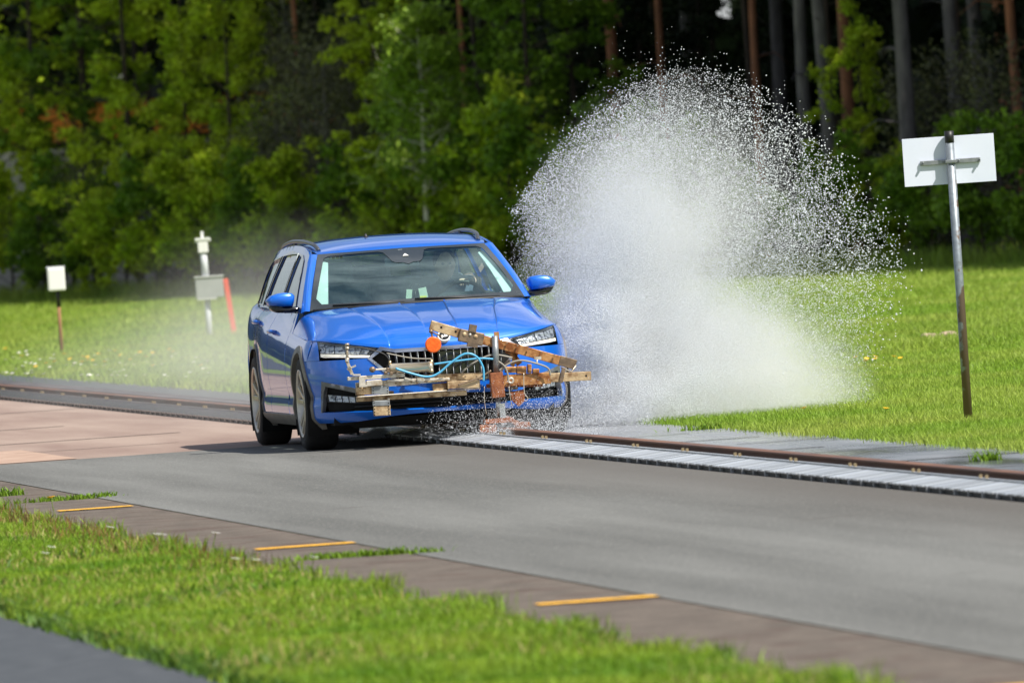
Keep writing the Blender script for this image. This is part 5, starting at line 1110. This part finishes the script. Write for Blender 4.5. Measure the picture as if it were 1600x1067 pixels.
# spatter in front of the bumper and round the blade
n = 8000; t = rng.random(n) ** 1.5; an_ = rng.uniform(.05, 3.0, n); P = np.c_[-.10 + np.cos(an_) * t * .62 + .04, 75.75 + rng.normal(size=n) * .12, .04 + np.abs(np.sin(an_)) * t * .42 * rng.random(n) ** .5]
dx, dy = P[:, 0] - O.x, P[:, 1] - O.y; yc = -dx * SA + dy * CA; k = (yc < -.96); drops('spatter', P[k], .0011 + .0017 * rng.random(k.sum()) ** 2, 'water spatter round the blade of the rig', dm)
n = 8000; P = np.c_[.30 + .22 * rng.normal(size=n), 75.9 + rng.normal(size=n) * .12, np.abs(.02 + .12 * rng.normal(size=n))]; dx, dy = P[:, 0] - O.x, P[:, 1] - O.y; yc = -dx * SA + dy * CA; k = (yc < -.93) & (P[:, 2] > .01); drops('spatter', P[k], .0012 + .0016 * rng.random(k.sum()) ** 2, 'low splash in front of the right bumper corner', dm)
# splash under the car
n = 9000; c0 = GP(592, 684); P = np.array([c0.x, c0.y, 0]) + rng.normal(size=(n, 3)) * np.array([.09, .25, .035]); P[:, 2] = np.abs(P[:, 2]) * np.exp(-((P[:, 0] - c0.x) / .09) ** 2) + .006; drops('splash_under_car', P, .0014 + .0016 * rng.random(n), 'small glittering splash under the car', dm)
def mist(name, lo, hi, blobs, dens, nscale, label, color=(.985, .99, 1.0), aniso=.0):
    lo, hi = Vector(lo), Vector(hi); b = MB(); b.box((lo + hi) / 2, (hi - lo)); m = bpy.data.materials.new(name); m.use_nodes = True; n = m.node_tree; n.nodes.clear(); out = n.nodes.new('ShaderNodeOutputMaterial')
    vs = n.nodes.new('ShaderNodeVolumePrincipled'); vs.inputs['Color'].default_value = (*color, 1); vs.inputs['Anisotropy'].default_value = aniso; n.links.new(vs.outputs[0], out.inputs['Volume'])
    t = n.nodes.new('ShaderNodeTexCoord'); acc = None
    def math_(op, a, b_):
        x = n.nodes.new('ShaderNodeMath'); x.operation = op
        for i, q_ in enumerate((a, b_)):
            if isinstance(q_, (int, float)): x.inputs[i].default_value = q_
            elif q_ is not None: n.links.new(q_, x.inputs[i])
        return x.outputs[0]
    for c, r3, a in blobs:
        mp = n.nodes.new('ShaderNodeMapping'); mp.inputs['Scale'].default_value = [1 / q_ for q_ in r3]; mp.inputs['Location'].default_value = [-c[i] / r3[i] for i in range(3)]
        n.links.new(t.outputs['Object'], mp.inputs['Vector']); ln = n.nodes.new('ShaderNodeVectorMath'); ln.operation = 'LENGTH'; n.links.new(mp.outputs[0], ln.inputs[0])
        mr = n.nodes.new('ShaderNodeMapRange'); mr.interpolation_type = 'SMOOTHERSTEP'; mr.inputs['From Min'].default_value = 1; mr.inputs['From Max'].default_value = .1; mr.inputs['To Max'].default_value = a
        n.links.new(ln.outputs['Value'], mr.inputs['Value']); acc = mr.outputs[0] if acc is None else math_('ADD', acc, mr.outputs[0])
    nz_ = n.nodes.new('ShaderNodeTexNoise'); nz_.inputs['Scale'].default_value = nscale; nz_.inputs['Detail'].default_value = 3; n.links.new(t.outputs['Object'], nz_.inputs['Vector'])
    mr2 = n.nodes.new('ShaderNodeMapRange'); mr2.inputs['From Min'].default_value = .32; mr2.inputs['From Max'].default_value = .68; mr2.inputs['To Min'].default_value = .2; mr2.inputs['To Max'].default_value = 1.5; n.links.new(nz_.outputs['Fac'], mr2.inputs['Value'])
    d_ = math_('MULTIPLY', math_('MULTIPLY', acc, mr2.outputs[0]), dens); n.links.new(d_, vs.inputs['Density']); o = b.build(name, m); o['kind'] = 'stuff'; o['label'] = label; return o
MIST = [mist('spray_mist', (-.1, 78.2, .012), (3.4, 82.2, 2.6), [((.95, 80.0, .10), (1.75, 1.9, 1.05), 1.5), ((.92, 80.0, 1.0), (.95, 1.5, 1.3), .50), ((1.15, 80, 1.5), (1.1, 1.2, 1.0), .16), ((.62, 79.4, .72), (.42, .8, .42), 1.6), ((.85, 79.3, .15), (.6, .8, .28), 1.6)], 2.8, 2.6, 'white mist at the foot of the spray')]
MIST += [mist('trail_mist', (-6.5, 84, .012), (1.5, 122, 2.6), [((-1.9, 92, .5), (1.7, 14, 1.35), 1.0), ((-2.9, 106, .2), (2.4, 20, .9), .8)], .030, .8, 'thin water haze drifting behind the car')]
